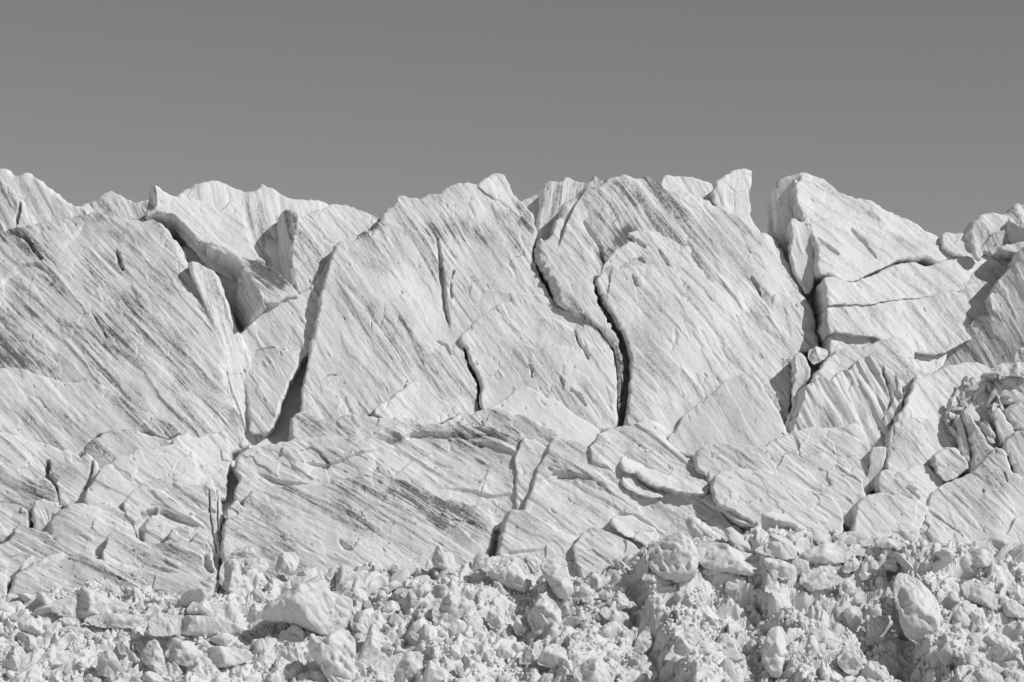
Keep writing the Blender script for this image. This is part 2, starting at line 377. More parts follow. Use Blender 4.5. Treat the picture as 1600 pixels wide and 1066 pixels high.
def S0(x, y):
    z = 13.2 + .63*(y+18)
    z = z + .5*pn(x/12, y/9, 31)
    bw = sstep(8, 14, x)*(1-sstep(44, 50, x)); z = z + bw*1.9*np.tanh((y+22.5+.9*pn(x/4, 0*x, 83))/1.3)     # the high crumbling bank
    for (mx, mr, sx, sy, hh) in MOUNDS:
        z = z + hh*np.exp(-(((x-(mx-800)/PXM*.955)/sx)**2 + ((y-row_y(mr))/sy)**2))
    for (sx_, sh, rw) in ((-31.0, .9, 8), (-9.6, 1.5, 8), (1.6, 1.5, 7), (11.6, 4.0, 9), (22.3, 2.4, 9), (35.0, 3.6, 10)):          # broken banks, steep on one side
        xw = x+1.6*pn(y/3.0+sx_, x/9, 85)+.25*(y+25); z = z + sh*(sstep(sx_, sx_+1.1, xw)-sstep(sx_+1.1, sx_+rw, xw))*(1-sstep(-22.5, -19.5, y))
    cap = 13.2 + (890-np.interp(x, (EDGE[:, 0]-800)/PXM*.94, EDGE[:, 1]))*.0588 + .45*pn(x/2.4, y/2, 37)
    k = .5; h = np.clip(.5+.5*(cap-z)/k, 0, 1); return cap*(1-h)+z*h - k*h*(1-h)
def lumpy(x, y):
    # billowed clods: rounded lumps with sharp crevices between them
    y0 = y; y = .5*y+.8*S0(x, y)
    wx = x+.7*pn(x/1.7, y/1.7, 71); wy = y+.7*pn(x/1.7, y/1.7, 73)
    crust = np.maximum(sstep(-.25, .3, pn(x/6, y/4, 77)), sstep(8, 13, x)*(1-sstep(42, 48, x))*.9)                                  # crumbly here, smoother banks there
    k = np.abs
    d = 1.5*k(pn(wx/3.4, wy/2.6, 41)) + .75*k(pn(wx/1.45, wy/1.2, 43)) + (.22+.28*crust)*k(pn(wx/.62, wy/.55, 47)) + (.05+.16*crust)*k(pn(wx/.28, wy/.26, 53)) + .06*crust*k(pn(x/.15, y/.15, 59))
    d = d - .62 - 2.0*sstep(.28, .55, fbm(wx/2.0, wy/1.5, 91, 2))*sstep(-12, 4, x+6*pn(x/9, y/9, 92))*(y0 < -20.5) - .6*sstep(.40, .7, fbm(wx/1.6, wy/1.2, 95, 2))
    return d
def S1(x, y): return S0(x, y) + lumpy(x, y)*.9
def hit(px, py):
    px = np.atleast_1d(np.asarray(px, float)); py = np.atleast_1d(np.asarray(py, float)); d = ray(px, py)
    def f(Y):
        w = CAM+d*((Y-CAM[1])/d[:, 1])[:, None]; return w[:, 2]-S0(w[:, 0], w[:, 1])
    best = np.full(len(px), np.nan); prev = None
    for Y in np.arange(-50, 0, .8):
        v = f(np.full(len(px), Y))
        if prev is not None: m = np.isnan(best) & (prev > 0) & (v <= 0); best[m] = Y
        prev = v
    lo = best-.8; hi = best.copy()
    for _ in range(6):
        mid = .5*(lo+hi); mm = np.where(np.isnan(mid), -20, mid); up = f(mm) > 0; lo = np.where(up, mid, lo); hi = np.where(up, hi, mid)
    best = .5*(lo+hi)
    best = np.where(np.isnan(best), row_y(py)-.3, best)
    return at(px, py, best)
def debris(x, y):
    d = lumpy(x, y); return np.stack([x, y-.45*d, S0(x, y)+.85*d], 1)
xs = np.concatenate([np.linspace(-90, -54, 60), np.linspace(-53.8, 53.8, 1180), np.linspace(54, 90, 60)])
ys = np.concatenate([np.linspace(-56, -36.2, 50), np.linspace(-36, -11, 340)])
sheet('debris_slope', xs, ys, debris, RUB, dirt=.7)

# ------------------------------------------------------------------ seracs of the skyline
B('S1', 'serac', 'fluted white serac peak on the skyline above the widest streaked serac', 'serac',
  'p:-70,262 -40,268 0,258 8,262 22,273 32,272 45,265 58,277 75,289 90,302 110,316 128,322 150,340 150,430 -70,430',
  stains=[('1:60,200 90,260', 14, 1.6), ('1:170,170 220,240', 14, 1.2)], rough=2.0, off=3.5, lean=22, yaw=-4, sd=62, st=1.6, flute=.3, T=9, R=.9, cracks=[('1:95,240 85,300 80,335', 4, .8)])
B('S2', 'serac', 'low rounded snow hump between two taller skyline peaks', 'serac',
  '1:350,240 380,215 430,205 460,185 500,170 520,163 545,178 600,200 640,205 690,200 760,220 760,400 350,400',
  rough=2.4, off=6, lean=30, sd=60, T=8, R=.9, und=1.2)
B('S3b', 'serac', 'broad bowl-shaped serac with a wavy crest between rounded snow humps', 'serac',
  '1:780,205 800,195 820,185 870,150 915,128 945,128 980,100 1055,120 1100,145 1150,155 1198,155 1212,130 1235,147 1265,140 1300,172 1350,197 1420,212 1530,205 1550,232 1600,300 1600,520 1300,640 1000,560 780,300',
  rough=2.0, off=5.5, lean=30, yaw=14, sd=75, st=1.5, flute=.35, T=12, R=1.2, und=1.6, plate=.1)
B('S3', 'serac', 'sharp hooked pinnacle slab with a shaded overhang facing the streaked serac', 'serac',
  '1:692,230 692,165 700,148 720,142 745,160 790,190 830,212 870,208 930,218 985,235 1010,262 1045,240 1065,212 1095,225 1125,270 1140,330 1160,400 1190,460 1235,505 1180,492 1120,480 1040,440 960,402 930,398 890,372 850,325 800,280 760,282 720,270 690,288 670,280',
  off=1.5, lean=30, yaw=10, sd=40, T=7, R=.35, ext=(-8, 48), plate=.15, dirt=.8)
B('S3w', 'prow', 'shaded hooked prow', None,
  '1:668,288 686,250 690,165 699,147 714,148 722,185 719,235 704,262 690,292', parent='S3', off=.1, lean=0, yaw=-62, sd=80, T=2, R=.3, plate=.05, rough=.6)
B('S4', 'ice_slab', 'dirt-flecked slab tipped over a shaded hollow below the hooked pinnacle', 'ice slab',
  '1:948,412 962,400 1040,430 1130,478 1210,500 1260,530 1310,570 1350,620 1392,668 1330,664 1280,690 1215,692 1180,620 1125,515 1105,490 1030,450',
  stains=[('1:1180,520 1280,590', 18, 2)], off=.8, lean=34, yaw=8, sd=38, T=6, R=.3, ext=(-14, 40), dirt=1.6)
B('M1', 'ice_block', 'small shaded ice pyramid wedged beneath the dirt-flecked slab', 'ice block',
  '1:1120,512 1135,520 1170,575 1200,640 1220,690 1192,712 1155,768 1116,818 1085,765 1068,692 1090,640 1100,570',
  off=.2, lean=0, yaw=-58, sd=65, T=5, R=.3)
B('F1', 'serac', 'bright clean ice face set back in the crevasse between two large seracs', 'serac',
  '1:1040,830 1108,822 1150,765 1200,700 1290,690 1330,660 1430,640 1560,440 1600,440 1600,700 1480,900 5:1420,-40 1378,40 1330,120 1292,230 1268,300 1240,340 1150,340 1150,250 1120,80 1090,0 1:1080,940',
  off=1.0, lean=32, yaw=-5, sd=55, st=.7, T=6, R=.4, dirt=.6, cracks=[('1:1180,905 1260,900 1340,920 1400,905', 1.6, .25)], steps=[('1:1180,900 1260,890 1340,915 1420,900', .3, 20)])
B('S5', 'serac', 'squat serac with a shaded blunt prow beside the jagged-topped central serac', 'serac',
  '2:180,278 230,290 270,265 330,237 380,230 440,240 500,260 550,284 620,330 560,420 470,560 350,700 240,690 210,672 180,632 166,560 160,450 175,380 178,320',
  rough=2.0, off=2.0, lean=28, yaw=8, sd=50, T=8, R=.3, ext=(-27, 4), dirt=1.1)
B('S5w', 'prow', 'shaded blunt prow', None,
  '2:90,300 105,278 135,262 165,262 190,280 186,330 176,385 165,450 178,560 180,622 150,590 128,555 112,490 98,430 92,360',
  parent='S5', off=.6, lean=8, yaw=-62, sd=80, T=4, R=.5, plate=.05)
B('S6', 'serac', 'narrow ribbed serac tip wedged between the two tallest seracs', 'serac',
  '3:100,420 110,330 122,280 132,210 138,150 165,128 200,122 216,128 250,108 300,130 350,132 385,104 397,125 440,140 400,260 300,420 200,480',
  off=4.5, lean=20, yaw=14, sd=100, st=1.5, flute=.3, T=7, R=.5)
B('S6b', 'serac', 'sliver of snow ridge behind the notch beside the ribbed serac tip', 'serac',
  '3:-60,215 0,212 50,205 100,185 150,165 160,330 -60,330', off=8, lean=30, T=6, R=.6)
B('S7', 'serac', 'thin bright snow crest behind the top of the great domed serac', 'serac',
  '3:680,140 705,95 760,100 850,105 900,118 925,125 935,150 985,170 1020,260 1000,330 700,260', off=4.4, lean=20, yaw=10, sd=60, T=5, R=.3, dirt=.4)
B('S8', 'ice_spire', 'upright ragged ice horn at the shoulder of the great domed serac', 'ice spire',
  '3:925,160 960,120 1010,85 1040,80 1060,72 1080,64 1090,74 1100,70 1117,80 1112,130 1096,170 1100,220 1112,290 1140,345 1200,420 1060,420 960,300',
  off=2.4, lean=14, yaw=16, sd=78, T=4, R=.35, dirt=.4, rough=2.2)
B('R1a', 'serac', 'blunt round-shouldered pinnacle beside the open sky notch', 'serac',
  '4:137,172 145,145 165,120 205,100 250,83 300,83 330,120 320,260 290,420 260,560 232,520 190,450 146,376 141,250',
  off=3.4, lean=8, yaw=-22, sd=80, st=.4, T=8, R=.9, plate=.05, dirt=.5)
B('R1', 'serac', 'long sloping serac running down from the round-shouldered pinnacle', 'serac',
  '4:246,100 256,130 270,88 320,85 360,95 400,130 450,165 520,193 545,195 600,215 650,250 720,280 800,315 860,350 910,385 945,410 985,435 1040,470 930,500 890,505 850,482 780,478 700,496 650,525 580,556 530,583 490,588 440,577 400,566 352,548 345,490 338,455 322,385 300,312 290,330 258,245 250,160',
  stains=[('4:520,380 620,460', 12, 1.6), ('4:740,420 880,460', 14, 1.8)], rough=1.8, off=1.5, lean=36, yaw=14, sd=36, T=9, R=.4, ext=(-10, 6), dirt=.8, cracks=[('4:500,360 570,420 620,480', 3, .35), ('4:345,400 400,440 440,470', 4, .5)],
  steps=[('4:660,360 760,390 850,420 940,430', .5, 25), ('4:300,330 420,300 560,330 680,380', .3, 20)])
B('R1c', 'ice_block', 'pale strip of broken ice in the shadowed gully below the round-shouldered pinnacle', 'ice block',
  '4:222,300 245,298 300,318 325,380 336,450 345,560 310,660 250,552 230,512 216,390', off=.3, lean=20, yaw=8, sd=75, T=4, R=.3, dirt=.4)
B('R2', 'ice_slab', 'upper of two smooth stacked ledges under the long sloping serac', 'ice slab',
  '4:370,580 400,562 450,580 500,592 580,562 650,528 720,503 800,493 850,512 930,492 1010,470 1060,452 1100,468 1180,468 1290,470 1300,560 1170,620 960,640 820,650 590,690 440,690 400,692 384,640',
  off=.3, lean=38, yaw=12, sd=42, st=.6, T=6, R=.35, ext=(-10, 4), dirt=.5)
B('R3', 'ice_slab', 'lower and wider of two smooth stacked ledges under the long sloping serac', 'ice slab',
  '4:398,692 430,682 520,677 572,674 590,655 700,640 820,614 960,609 1020,600 1050,588 1066,545 1110,530 1200,518 1260,520 1340,560 1330,740 1000,880 950,900 880,920 760,900 590,850 440,820 398,835 375,792 390,740',
  off=-.3, lean=38, yaw=10, sd=52, st=.8, T=6, R=.35, ext=(-10, 4), dirt=.7)
B('R4', 'ice_block', 'thin broken sill of ice at the foot of the stacked ledges', 'ice block',
  '4:393,895 405,835 450,806 520,812 600,826 680,855 700,840 800,880 860,892 950,868 960,930 870,1040 800,1040 600,980 420,960', off=-1.0, lean=36, yaw=8, sd=42, T=4, R=.3, ext=(-8, 4))
B('R5', 'ice_block', 'low snow-rounded lump on the skyline beyond the sloping serac', 'ice block',
  '4:912,380 940,352 985,362 1020,355 1055,375 1090,440 1120,500 1000,480 930,440', off=2.5, lean=30, T=4, R=.5, und=.6)
B('R6', 'serac', 'rounded dirty-flanked knob of ice on the skyline at the picture edge', 'serac',
  '4:1030,350 1050,320 1080,290 1130,270 1180,262 1220,262 1250,245 1290,235 1360,240 1400,260 1400,480 1100,470 1062,425 1040,385',
  rough=2.4, off=2.2, lean=24, yaw=10, sd=60, T=6, R=1.2, und=1.4, dirt=1.3, steps=[('4:1100,440 1150,380 1230,360 1230,300', .6, 12)])
B('R7', 'ice_shard', 'dark triangular ice shard leaning before the rounded skyline knob', 'ice shard',
  '4:1228,302 1245,318 1303,345 1380,362 1380,450 1228,416', off=.4, lean=4, yaw=-50, T=2.5, R=.2, plate=.05)
B('R7b', 'ice_shard', 'tiny bright shard standing on the ledge below the skyline knob', 'ice shard',
  '4:1068,402 1100,420 1118,468 1100,490 1078,480', off=.3, lean=18, yaw=14, T=1, R=.15, plate=.05, rough=.8)
B('R7c', 'ice_slab', 'thin flat plate of ice behind the shaded slab at the picture edge', 'ice slab',
  '4:1180,432 1240,420 1300,412 1380,410 1380,470 1260,465', off=-.9, lean=50, yaw=5, T=3, R=.2, rough=.8)
B('R8', 'serac', 'grey shaded slab leaning in from the picture edge below the skyline knob', 'serac',
  '4:1500,330 1400,340 1340,395 1303,430 1280,450 1260,490 1220,540 1170,600 1142,650 1132,700 1146,750 1100,740 1050,780 980,840 920,910 880,970 846,1036 8:842,230 900,260 1100,250 1300,220 1500,200',
  off=-1.5, lean=16, yaw=-22, sd=58, T=7, R=.5, und=.7, dirt=1.2, steps=[('4:1146,750 1158,720 1140,670 1132,640', .5, 12)])

# ------------------------------------------------------------------ the four great seracs
B('L1', 'serac', 'widest serac, its streaked grey-white face sloping to the deep crevasse', 'serac',
  '1:-200,360 0,370 40,350 110,340 160,300 200,305 290,295 330,270 400,265 430,258 520,260 600,270 670,285 740,315 790,355 830,410 855,465 870,500 900,560 930,625 965,690 990,740 1010,800 1030,870 1046,920 1042,980 1045,1060 5:1045,100 1110,270 1135,350 1150,400 1060,420 800,460 500,500 0,460 -200,460',
  stains=[('1:0,360 100,390 190,490 300,600 450,740 600,900', 16, 1.3), ('1:330,280 420,290 480,330 560,380 680,390', 20, 1.3), ('1:40,940 120,980 230,1010', 20, 1.6), ('1:30,800 120,700 200,720', 40, .4)], rough=2.2, off=0, lean=32, yaw=-2, sd=46, st=1.25, T=10, R=1.0, und=1.0, plate=.28, dirt=1.6,
  cracks=[('1:535,440 550,480 565,525', 5, .9), ('1:60,370 120,400 190,490', 4, .6), ('1:440,760 480,830 500,860', 3, .4)],
  steps=[('1:-20,620 40,560 100,520 170,508 240,560', -.5, 30), ('1:290,420 340,380 390,320', -.35, 15), ('1:200,470 330,640 480,820 620,980', .35, 14)])
B('L1b', 'ledge', 'lower overlapping sheet', None,
  '5:-200,30 0,52 60,40 150,72 270,102 330,112 420,110 500,133 525,160 610,205 720,272 850,337 782,382 700,352 600,337 520,337 440,362 380,420 300,480 0,440 -200,440',
  parent='L1', off=-.5, lean=32, yaw=-2, sd=46, st=1.2, T=3, R=.35, plate=.25, dirt=1.2, cracks=[('5:480,180 490,165 520,150', 3, .5)])
B('L1r', 'side_face', 'bright narrow side face', None,
  '1:868,492 910,488 960,510 1010,540 1030,590 1042,630 1065,700 1082,750 1120,830 1150,890 1176,940 1192,1000 1208,1066 5:1192,100 1217,180 1240,240 1248,330 1234,388 1150,400 1100,330 1030,150 1020,0 1:1020,980 1025,900 1000,810 950,690 890,560',
  parent='L1', off=1.2, lean=26, yaw=24, sd=72, st=1.0, T=6, R=.5, cracks=[('5:1040,10 1070,110 1110,220 1140,340', 1.8, .3), ('5:1165,20 1190,110 1215,190 1235,270', 1.8, .3)])
B('C1', 'serac', 'jagged-topped central serac with a fine-streaked face', 'serac',
  '6:190,255 2:226,1040 238,930 265,810 283,705 302,600 340,530 358,450 352,424 390,408 430,395 462,395 480,372 545,345 560,310 572,288 610,250 640,232 660,190 690,196 750,200 790,178 850,186 885,145 925,130 985,128 1020,132 1060,108 1110,88 1140,90 1165,120 1190,180 1215,205 1255,240 1280,270 1303,330 1292,400 1276,432 1292,505 1322,575 1362,660 1395,700 1430,800 6:1400,300 1390,400 1000,420 500,380 200,330',
  stains=[('2:830,360 900,340 960,340 1060,380', 14, 2.4), ('2:1100,280 1180,380 1200,420', 12, 1.2), ('2:560,740 680,780 760,830', 25, .8), ('2:1210,260 1270,330', 12, 2.2), ('2:470,370 560,330', 10, 2)], rough=2.3, off=0, lean=30, yaw=2, sd=55, st=1.0, T=10, R=.55, und=.9, ext=(-4, 4), plate=.22, dirt=1.1,
  cracks=[('2:968,880 988,950 1020,1010 6:988,0 1030,80 1040,110 1032,170 1045,220', 7, 2.2), ('2:838,400 850,480 862,580 872,680 890,760', 5, .35), ('2:905,580 912,540 920,545', 2.5, .4), ('2:900,600 905,660', 3, .4), ('6:310,90 340,72 370,75', 2, .3), ('2:840,860 880,880 900,920', 2.5, .35),
          ('6:650,165 680,150 700,110', 2, .3)],
  steps=[('2:845,400 855,480 868,600 880,700 900,800', -.5, 30), ('2:1050,625 1130,632 1200,652 1300,658 1370,672', .45, 22), ('2:470,400 620,330 800,400 900,420', .3, 20)])
B('C1p', 'peak', 'smooth bright peak', None,
  '2:1020,140 1060,108 1110,87 1142,90 1167,120 1192,180 1218,206 1262,245 1290,290 1230,300 1150,230 1080,190', parent='C1', off=-.05, lean=31, yaw=8, sd=60, st=.5, T=4, R=.4, plate=.08, dirt=.4)
B('C1b', 'flake', 'small bright flake at the foot', None,
  '6:530,250 620,190 690,120 740,94 790,100 810,130 842,175 900,192 965,245 830,300 700,300 600,290', parent='C1', off=-.6, lean=34, yaw=6, sd=50, T=2, R=.25, dirt=.5, st=.6)
B('C2', 'serac', 'low arched ice dome split by a thin crack, before the central serac', 'serac',
  '2:972,892 940,852 976,790 1050,740 1110,690 1180,668 1290,675 1370,685 3:190,690 250,727 330,762 400,812 440,857 470,908 482,975 486,1060 7:487,130 492,260 490,330 300,360 100,400 6:1400,380 1200,330 1056,240 1032,172 1044,112 1032,80 990,0',
  off=-.8, lean=32, yaw=2, sd=55, st=.7, T=7, R=.45, und=1.0, ext=(-10, 0), dirt=.8, plate=.3,
  cracks=[('3:290,825 300,865 330,910 352,952', 3.5, .7), ('7:220,95 240,130 230,140', 3, .4), ('7:270,150 310,180 340,225', 3.5, .5), ('7:80,30 95,60 90,85', 2.5, .4)],
  steps=[('3:130,760 200,772 280,822 300,870 340,930', .35, 25), ('7:60,-60 120,-30 200,-50 260,-40', .3, 20)])
B('C2b', 'wedge', 'plain white wedge at the foot', None,
  '6:1030,235 1120,185 1200,138 1255,120 1300,150 1400,200 1480,260 1610,345 1610,440 1390,420 1300,380 1150,320', parent='C2', off=-.7, lean=36, yaw=5, sd=45, st=.5, T=3, R=.35, plate=.1, dirt=.4)
B('C3', 'serac', 'great domed serac with dirty curved streaks and a ribbed shoulder', 'serac',
  '3:100,425 120,385 136,368 150,395 175,380 188,330 210,285 222,250 242,215 290,180 340,150 420,132 440,110 500,100 530,98 590,105 612,88 650,100 700,120 720,148 790,160 850,172 930,200 1000,240 1060,290 1100,310 1140,345 1180,350 1212,376 1242,420 1282,480 1312,540 1342,600 1372,660 1396,730 1412,800 1422,870 1405,905 1325,920 1312,1000 1295,1066 7:1295,100 1275,220 1260,360 1000,430 700,400 510,330 497,220 490,100 3:484,960 474,905 442,855 400,812 330,760 250,728 222,700 195,640 165,580 140,530 118,490',
  stains=[('3:330,200 400,330 470,430 410,520', 14, 2.1), ('3:480,160 560,230', 9, 1.5), ('3:650,160 750,270 800,330', 12, .5), ('3:1040,300 1080,370', 10, 1.4), ('3:540,370 480,440', 9, 3.5)], rough=2.0, off=.25, lean=32, yaw=4, sd=52, st=1.1, T=10, R=1.1, und=1.2, bulge=.6, ext=(-6, 0), dirt=1.25, plate=.25,
  cracks=[('3:392,600 400,650 432,720 482,792 524,872 542,960 7:540,0 536,90 520,200 505,300', 11, 3.0), ('3:330,330 400,440 420,520', 4, .4), ('3:1100,590 1130,630 1148,668', 3, .5)],
  steps=[('3:345,165 300,230 250,330 215,440', -.8, 25), ('3:1200,720 1205,665 1250,650 1330,700 1380,780', .4, 18)])
B('C3m', 'slab', 'thick lower slab with an overhung broken lip', None,
  '3:400,640 385,585 420,520 455,465 475,440 500,432 530,400 535,365 560,350 620,342 680,350 740,390 790,413 830,418 890,480 960,550 1040,596 1090,624 1160,690 1250,800 1320,900 1330,1000 1300,1066 7:1300,120 1275,300 1000,430 700,400 520,330 535,200 548,100 552,0 3:552,960 532,870 492,790 442,720 412,655',
  parent='C3', off=-.55, bulge=.6, lean=31, yaw=6, sd=51, st=1.0, T=6, R=.4, und=.7, ext=(-3, 3), dirt=.9,
  cracks=[('3:555,580 580,620', 3, .5), ('3:680,450 705,490 720,525', 3, .35), ('3:520,410 535,385 560,400 610,425', 6, .8), ('3:500,530 590,490 610,510', 4, .5)],
  steps=[('3:430,535 465,517 505,550 545,527 612,532', .5, 30), ('3:820,420 930,560 1040,700 1120,800', -.3, 18)])
B('C4', 'serac', 'smooth fan-shaped wedge leaning on the foot of the great domed serac', 'serac',
  '7:703,372 760,310 790,252 850,207 890,172 950,136 990,92 1040,70 1080,57 1130,80 1166,130 1202,200 1242,262 1280,332 1280,420 1150,450 900,460 760,430 735,412',
  off=-3.0, lean=26, yaw=-5, sd=56, st=.7, T=5, R=.35, und=.6, ext=(-10, 6), dirt=.9, plate=.12)

DL, DY, OFS = -8, 4, (-3.8, .5)                                                                # lower blocks stand proud at the top and sink in below
# ------------------------------------------------------------------ right-hand middle tier
B('Q0', 'serac', 'round-topped ice block under the stacked ledges', 'serac',
  '8:300,245 330,195 370,140 410,100 440,85 540,62 640,40 720,12 760,25 790,60 806,110 806,165 850,210 850,380 700,360 450,330', off=-2.4, lean=32, yaw=6, sd=40, T=5, R=.4, und=.8)
B('Q0b', 'ice_boulder', 'small boulder jammed in the gully beside the round-topped block', 'ice boulder',
  '8:297,105 310,75 345,60 385,70 400,100 365,130 330,150 310,130', lump=True, off=-4.2, Y0=1.6, st=.3)
B('QF', 'ice_block', 'pale crumbling filling in the cleft beside the fluted serac', 'ice block',
  '8:195,455 205,400 235,320 240,200 238,100 270,90 300,120 320,170 310,225 285,270 262,340 235,420 212,470', off=-.6, lean=20, yaw=2, sd=75, T=3, R=.3, und=2.5, mat=RUB, dirt=.6)
B('Q1', 'serac', 'deeply fluted serac with a scalloped crest', 'serac',
  '8:285,250 300,238 340,218 370,203 400,205 440,180 500,160 520,133 570,116 600,125 650,150 690,170 740,225 752,260 742,350 700,385 684,440 676,520 640,560 600,560 590,640 400,560 200,480 245,400 270,330',
  off=-3.4, lean=26, yaw=0, sd=62, st=1.4, flute=.7, T=6, R=.4, ext=(-22, 12), dirt=1.2, cracks=[('8:650,170 670,240 690,310 672,360', 4, .6), ('8:742,240 748,300 740,345', 3.5, .8)])
B('Q3', 'ice_block', 'smooth ice block between the fluted serac and the shaded leaning slab', 'ice block',
  '8:735,370 750,330 760,290 790,250 800,180 840,195 880,180 950,150 1060,130 1150,152 1190,160 1200,260 1050,330 980,400 920,410 800,380', off=-4.0, lean=38, yaw=8, sd=45, T=5, R=.45, dirt=.7)
B('Q2', 'ice_block', 'angular streaked block below the smooth one, beside the fluted serac', 'ice block',
  '8:672,570 680,500 692,432 720,382 745,363 800,370 860,388 925,400 950,470 990,520 940,600 870,680 760,690 700,680 662,632', off=-4.6, lean=34, yaw=4, sd=50, T=5, R=.35, ext=(-10, 4), steps=[('8:700,440 740,450 790,500 830,560', .4, 16)])
B('Q6', 'ice_boulder', 'big rounded boulder at the picture edge above the rubble pocket', 'ice boulder',
  '8:1142,240 1165,215 1200,200 1303,190 1380,190 1400,310 1250,332 1200,342 1172,285', off=-6.0, grow=0, lean=24, yaw=-4, T=3, R=1.0, und=.8)
B('Q6b', 'ice_boulder', 'small dark knob of ice at the picture edge on the shaded leaning slab', 'ice boulder',
  '8:1250,135 1262,95 1300,70 1360,75 1370,140 1300,150', lump=True, Y0=-3.2)
B('Q6c', 'ice_boulder', 'low crusted lump of snow at the rim of the rubble pocket', 'ice boulder',
  '8:1165,180 1185,150 1240,140 1330,130 1380,170 1330,200 1220,205', lump=True, Y0=-3.9)
B('Q7', 'ice_boulder', 'rounded block directly below the big rounded boulder at the picture edge', 'ice boulder',
  '8:1200,352 1260,320 1350,300 1400,310 1400,460 1262,452 1232,405', off=-6.4, grow=0, lean=24, yaw=2, T=3, R=.8, und=.6)
B('Q8', 'ice_block', 'square-shouldered block at the picture edge above the largest lower slab', 'ice block',
  '8:1205,520 1250,472 1340,430 1400,420 1420,740 1290,700 1255,640 1235,560', off=-6.2, lean=22, yaw=-8, sd=60, T=4, R=.5)
B('Q4', 'ice_shard', 'tall leaning fin of ice in the rubble pocket', 'ice shard',
  '8:1020,375 1035,358 1062,380 1092,430 1132,500 1165,540 1135,595 1095,640 1068,645 1076,535 1050,460', off=-6.8, grow=0, lean=14, yaw=-6, sd=60, T=1.8, R=.35, plate=.08, ext=(-8, 2))
B('Q5', 'ice_shard', 'short leaning fin of ice beside the tall one in the rubble pocket', 'ice shard',
  '8:1158,372 1180,343 1222,402 1262,460 1222,492 1190,535 1172,435', off=-6.6, grow=0, lean=14, yaw=0, sd=60, T=1.6, R=.3, plate=.08)
B('Q5b', 'ice_shard', 'thin split column of ice left of the tall leaning fin', 'ice shard',
  '8:985,380 1010,372 1030,440 1050,540 1056,600 1020,570 1000,520 995,440', off=-6.4, grow=0, lean=14, yaw=-4, sd=70, T=1.4, R=.25, plate=.08, rough=1)
B('QP', 'ice_block', 'crusted hollow full of broken ice between the leaning fins', 'ice block',
  '8:915,440 930,370 985,265 1040,215 1120,190 1180,175 1225,300 1260,420 1220,560 1080,660 990,560', off=-3.6, lean=24, yaw=4, T=3, R=.3, und=4.0, frac=.5, st=.2, mat=RUB, dirt=.6)
B('Q12', 'ice_boulder', 'pentagon-shaped boulder under the fins of the rubble pocket', 'ice boulder',
  '8:878,585 900,545 960,518 1000,530 1032,572 1058,612 1000,652 950,688 920,668 890,625', off=-7.6, grow=0, lean=26, yaw=0, sd=40, T=2.2, R=.5, st=.8)
B('Q11', 'ice_block', 'low wavy block above the squarish slab', 'ice block',
  '8:625,700 630,652 650,630 750,640 830,600 880,620 950,690 870,760 810,800 700,790', off=-5.2, lean=34, yaw=2, sd=42, T=4, R=.4, cracks=[('8:760,720 810,770', 4, .5)])
B('Q9', 'serac', 'largest lower slab at the picture edge, plain and tilted', 'serac',
  '8:862,750 900,715 980,670 1060,640 1100,600 1140,560 1165,528 1212,535 1242,620 1262,650 1350,700 1480,740 1480,960 1220,1010 1000,1020 785,1000 840,870',
  off=-5.8, lean=34, yaw=-5, sd=44, st=.7, T=6, R=.4, dirt=.9, cracks=[('8:860,830 930,880 1020,940', 1.5, .25), ('8:1210,650 1225,690', 2, .4), ('8:1108,728 1116,740', 3, .5)], steps=[('8:1360,800 1260,850 1220,940', -.4, 25)])
B('Q10', 'ice_slab', 'squarish slab bounded by two dark cracks beside the largest lower slab', 'ice slab',
  '8:503,912 528,845 544,752 572,738 650,740 720,750 800,785 862,800 842,870 795,985 700,1000 560,980', off=-6.0, lean=34, yaw=2, sd=44, st=.7, T=5, R=.35, dirt=.8, ext=(-6, 2))
B('Q13', 'ice_shard', 'pale upright splinter in the gap above the squarish slab', 'ice shard',
  '8:584,650 592,560 606,530 640,528 668,530 660,600 640,650 636,705 600,738 582,722', off=-3.8, grow=0, lean=10, yaw=8, sd=85, T=1.5, R=.2, plate=.06, dirt=.6)
B('Q14', 'serac', 'sloping block below the scalloped foot of the fluted serac', 'serac',
  '8:80,532 150,490 210,458 290,428 400,435 470,420 540,403 572,440 586,500 592,600 584,730 560,760 400,720 250,640 120,600', off=-4.5, lean=30, yaw=0, sd=38, st=1.1, T=6, R=.45, ext=(-8, 4), dirt=1.1, steps=[('8:400,450 480,470 560,510', .4, 20)])
B('Q15', 'ice_slab', 'long ragged-edged slab beneath the fan-shaped wedge', 'ice slab',
  '7:845,472 852,415 872,400 960,388 1060,400 1150,412 1250,430 1325,418 1345,452 1392,430 1440,435 1500,480 1560,500 1620,560 1640,640 1610,760 1560,740 1450,650 1200,620 1000,600 920,620 900,500', off=-5.2, lean=30, yaw=-2, sd=36, st=1.1, T=5, R=.35, ext=(-8, 4), dirt=1.2)
B('Q16', 'ice_slab', 'broad smooth slab above the tilted dark-edged plate', 'ice slab',
  '7:912,590 950,532 1000,502 1080,500 1160,520 1260,542 1350,582 1450,622 1532,682 1538,770 1530,830 1400,830 1250,800 1150,780 1090,700 1000,660 940,632', off=-6.2, lean=34, yaw=2, sd=36, st=.8, T=5, R=.35, dirt=.7, ext=(-6, 4))

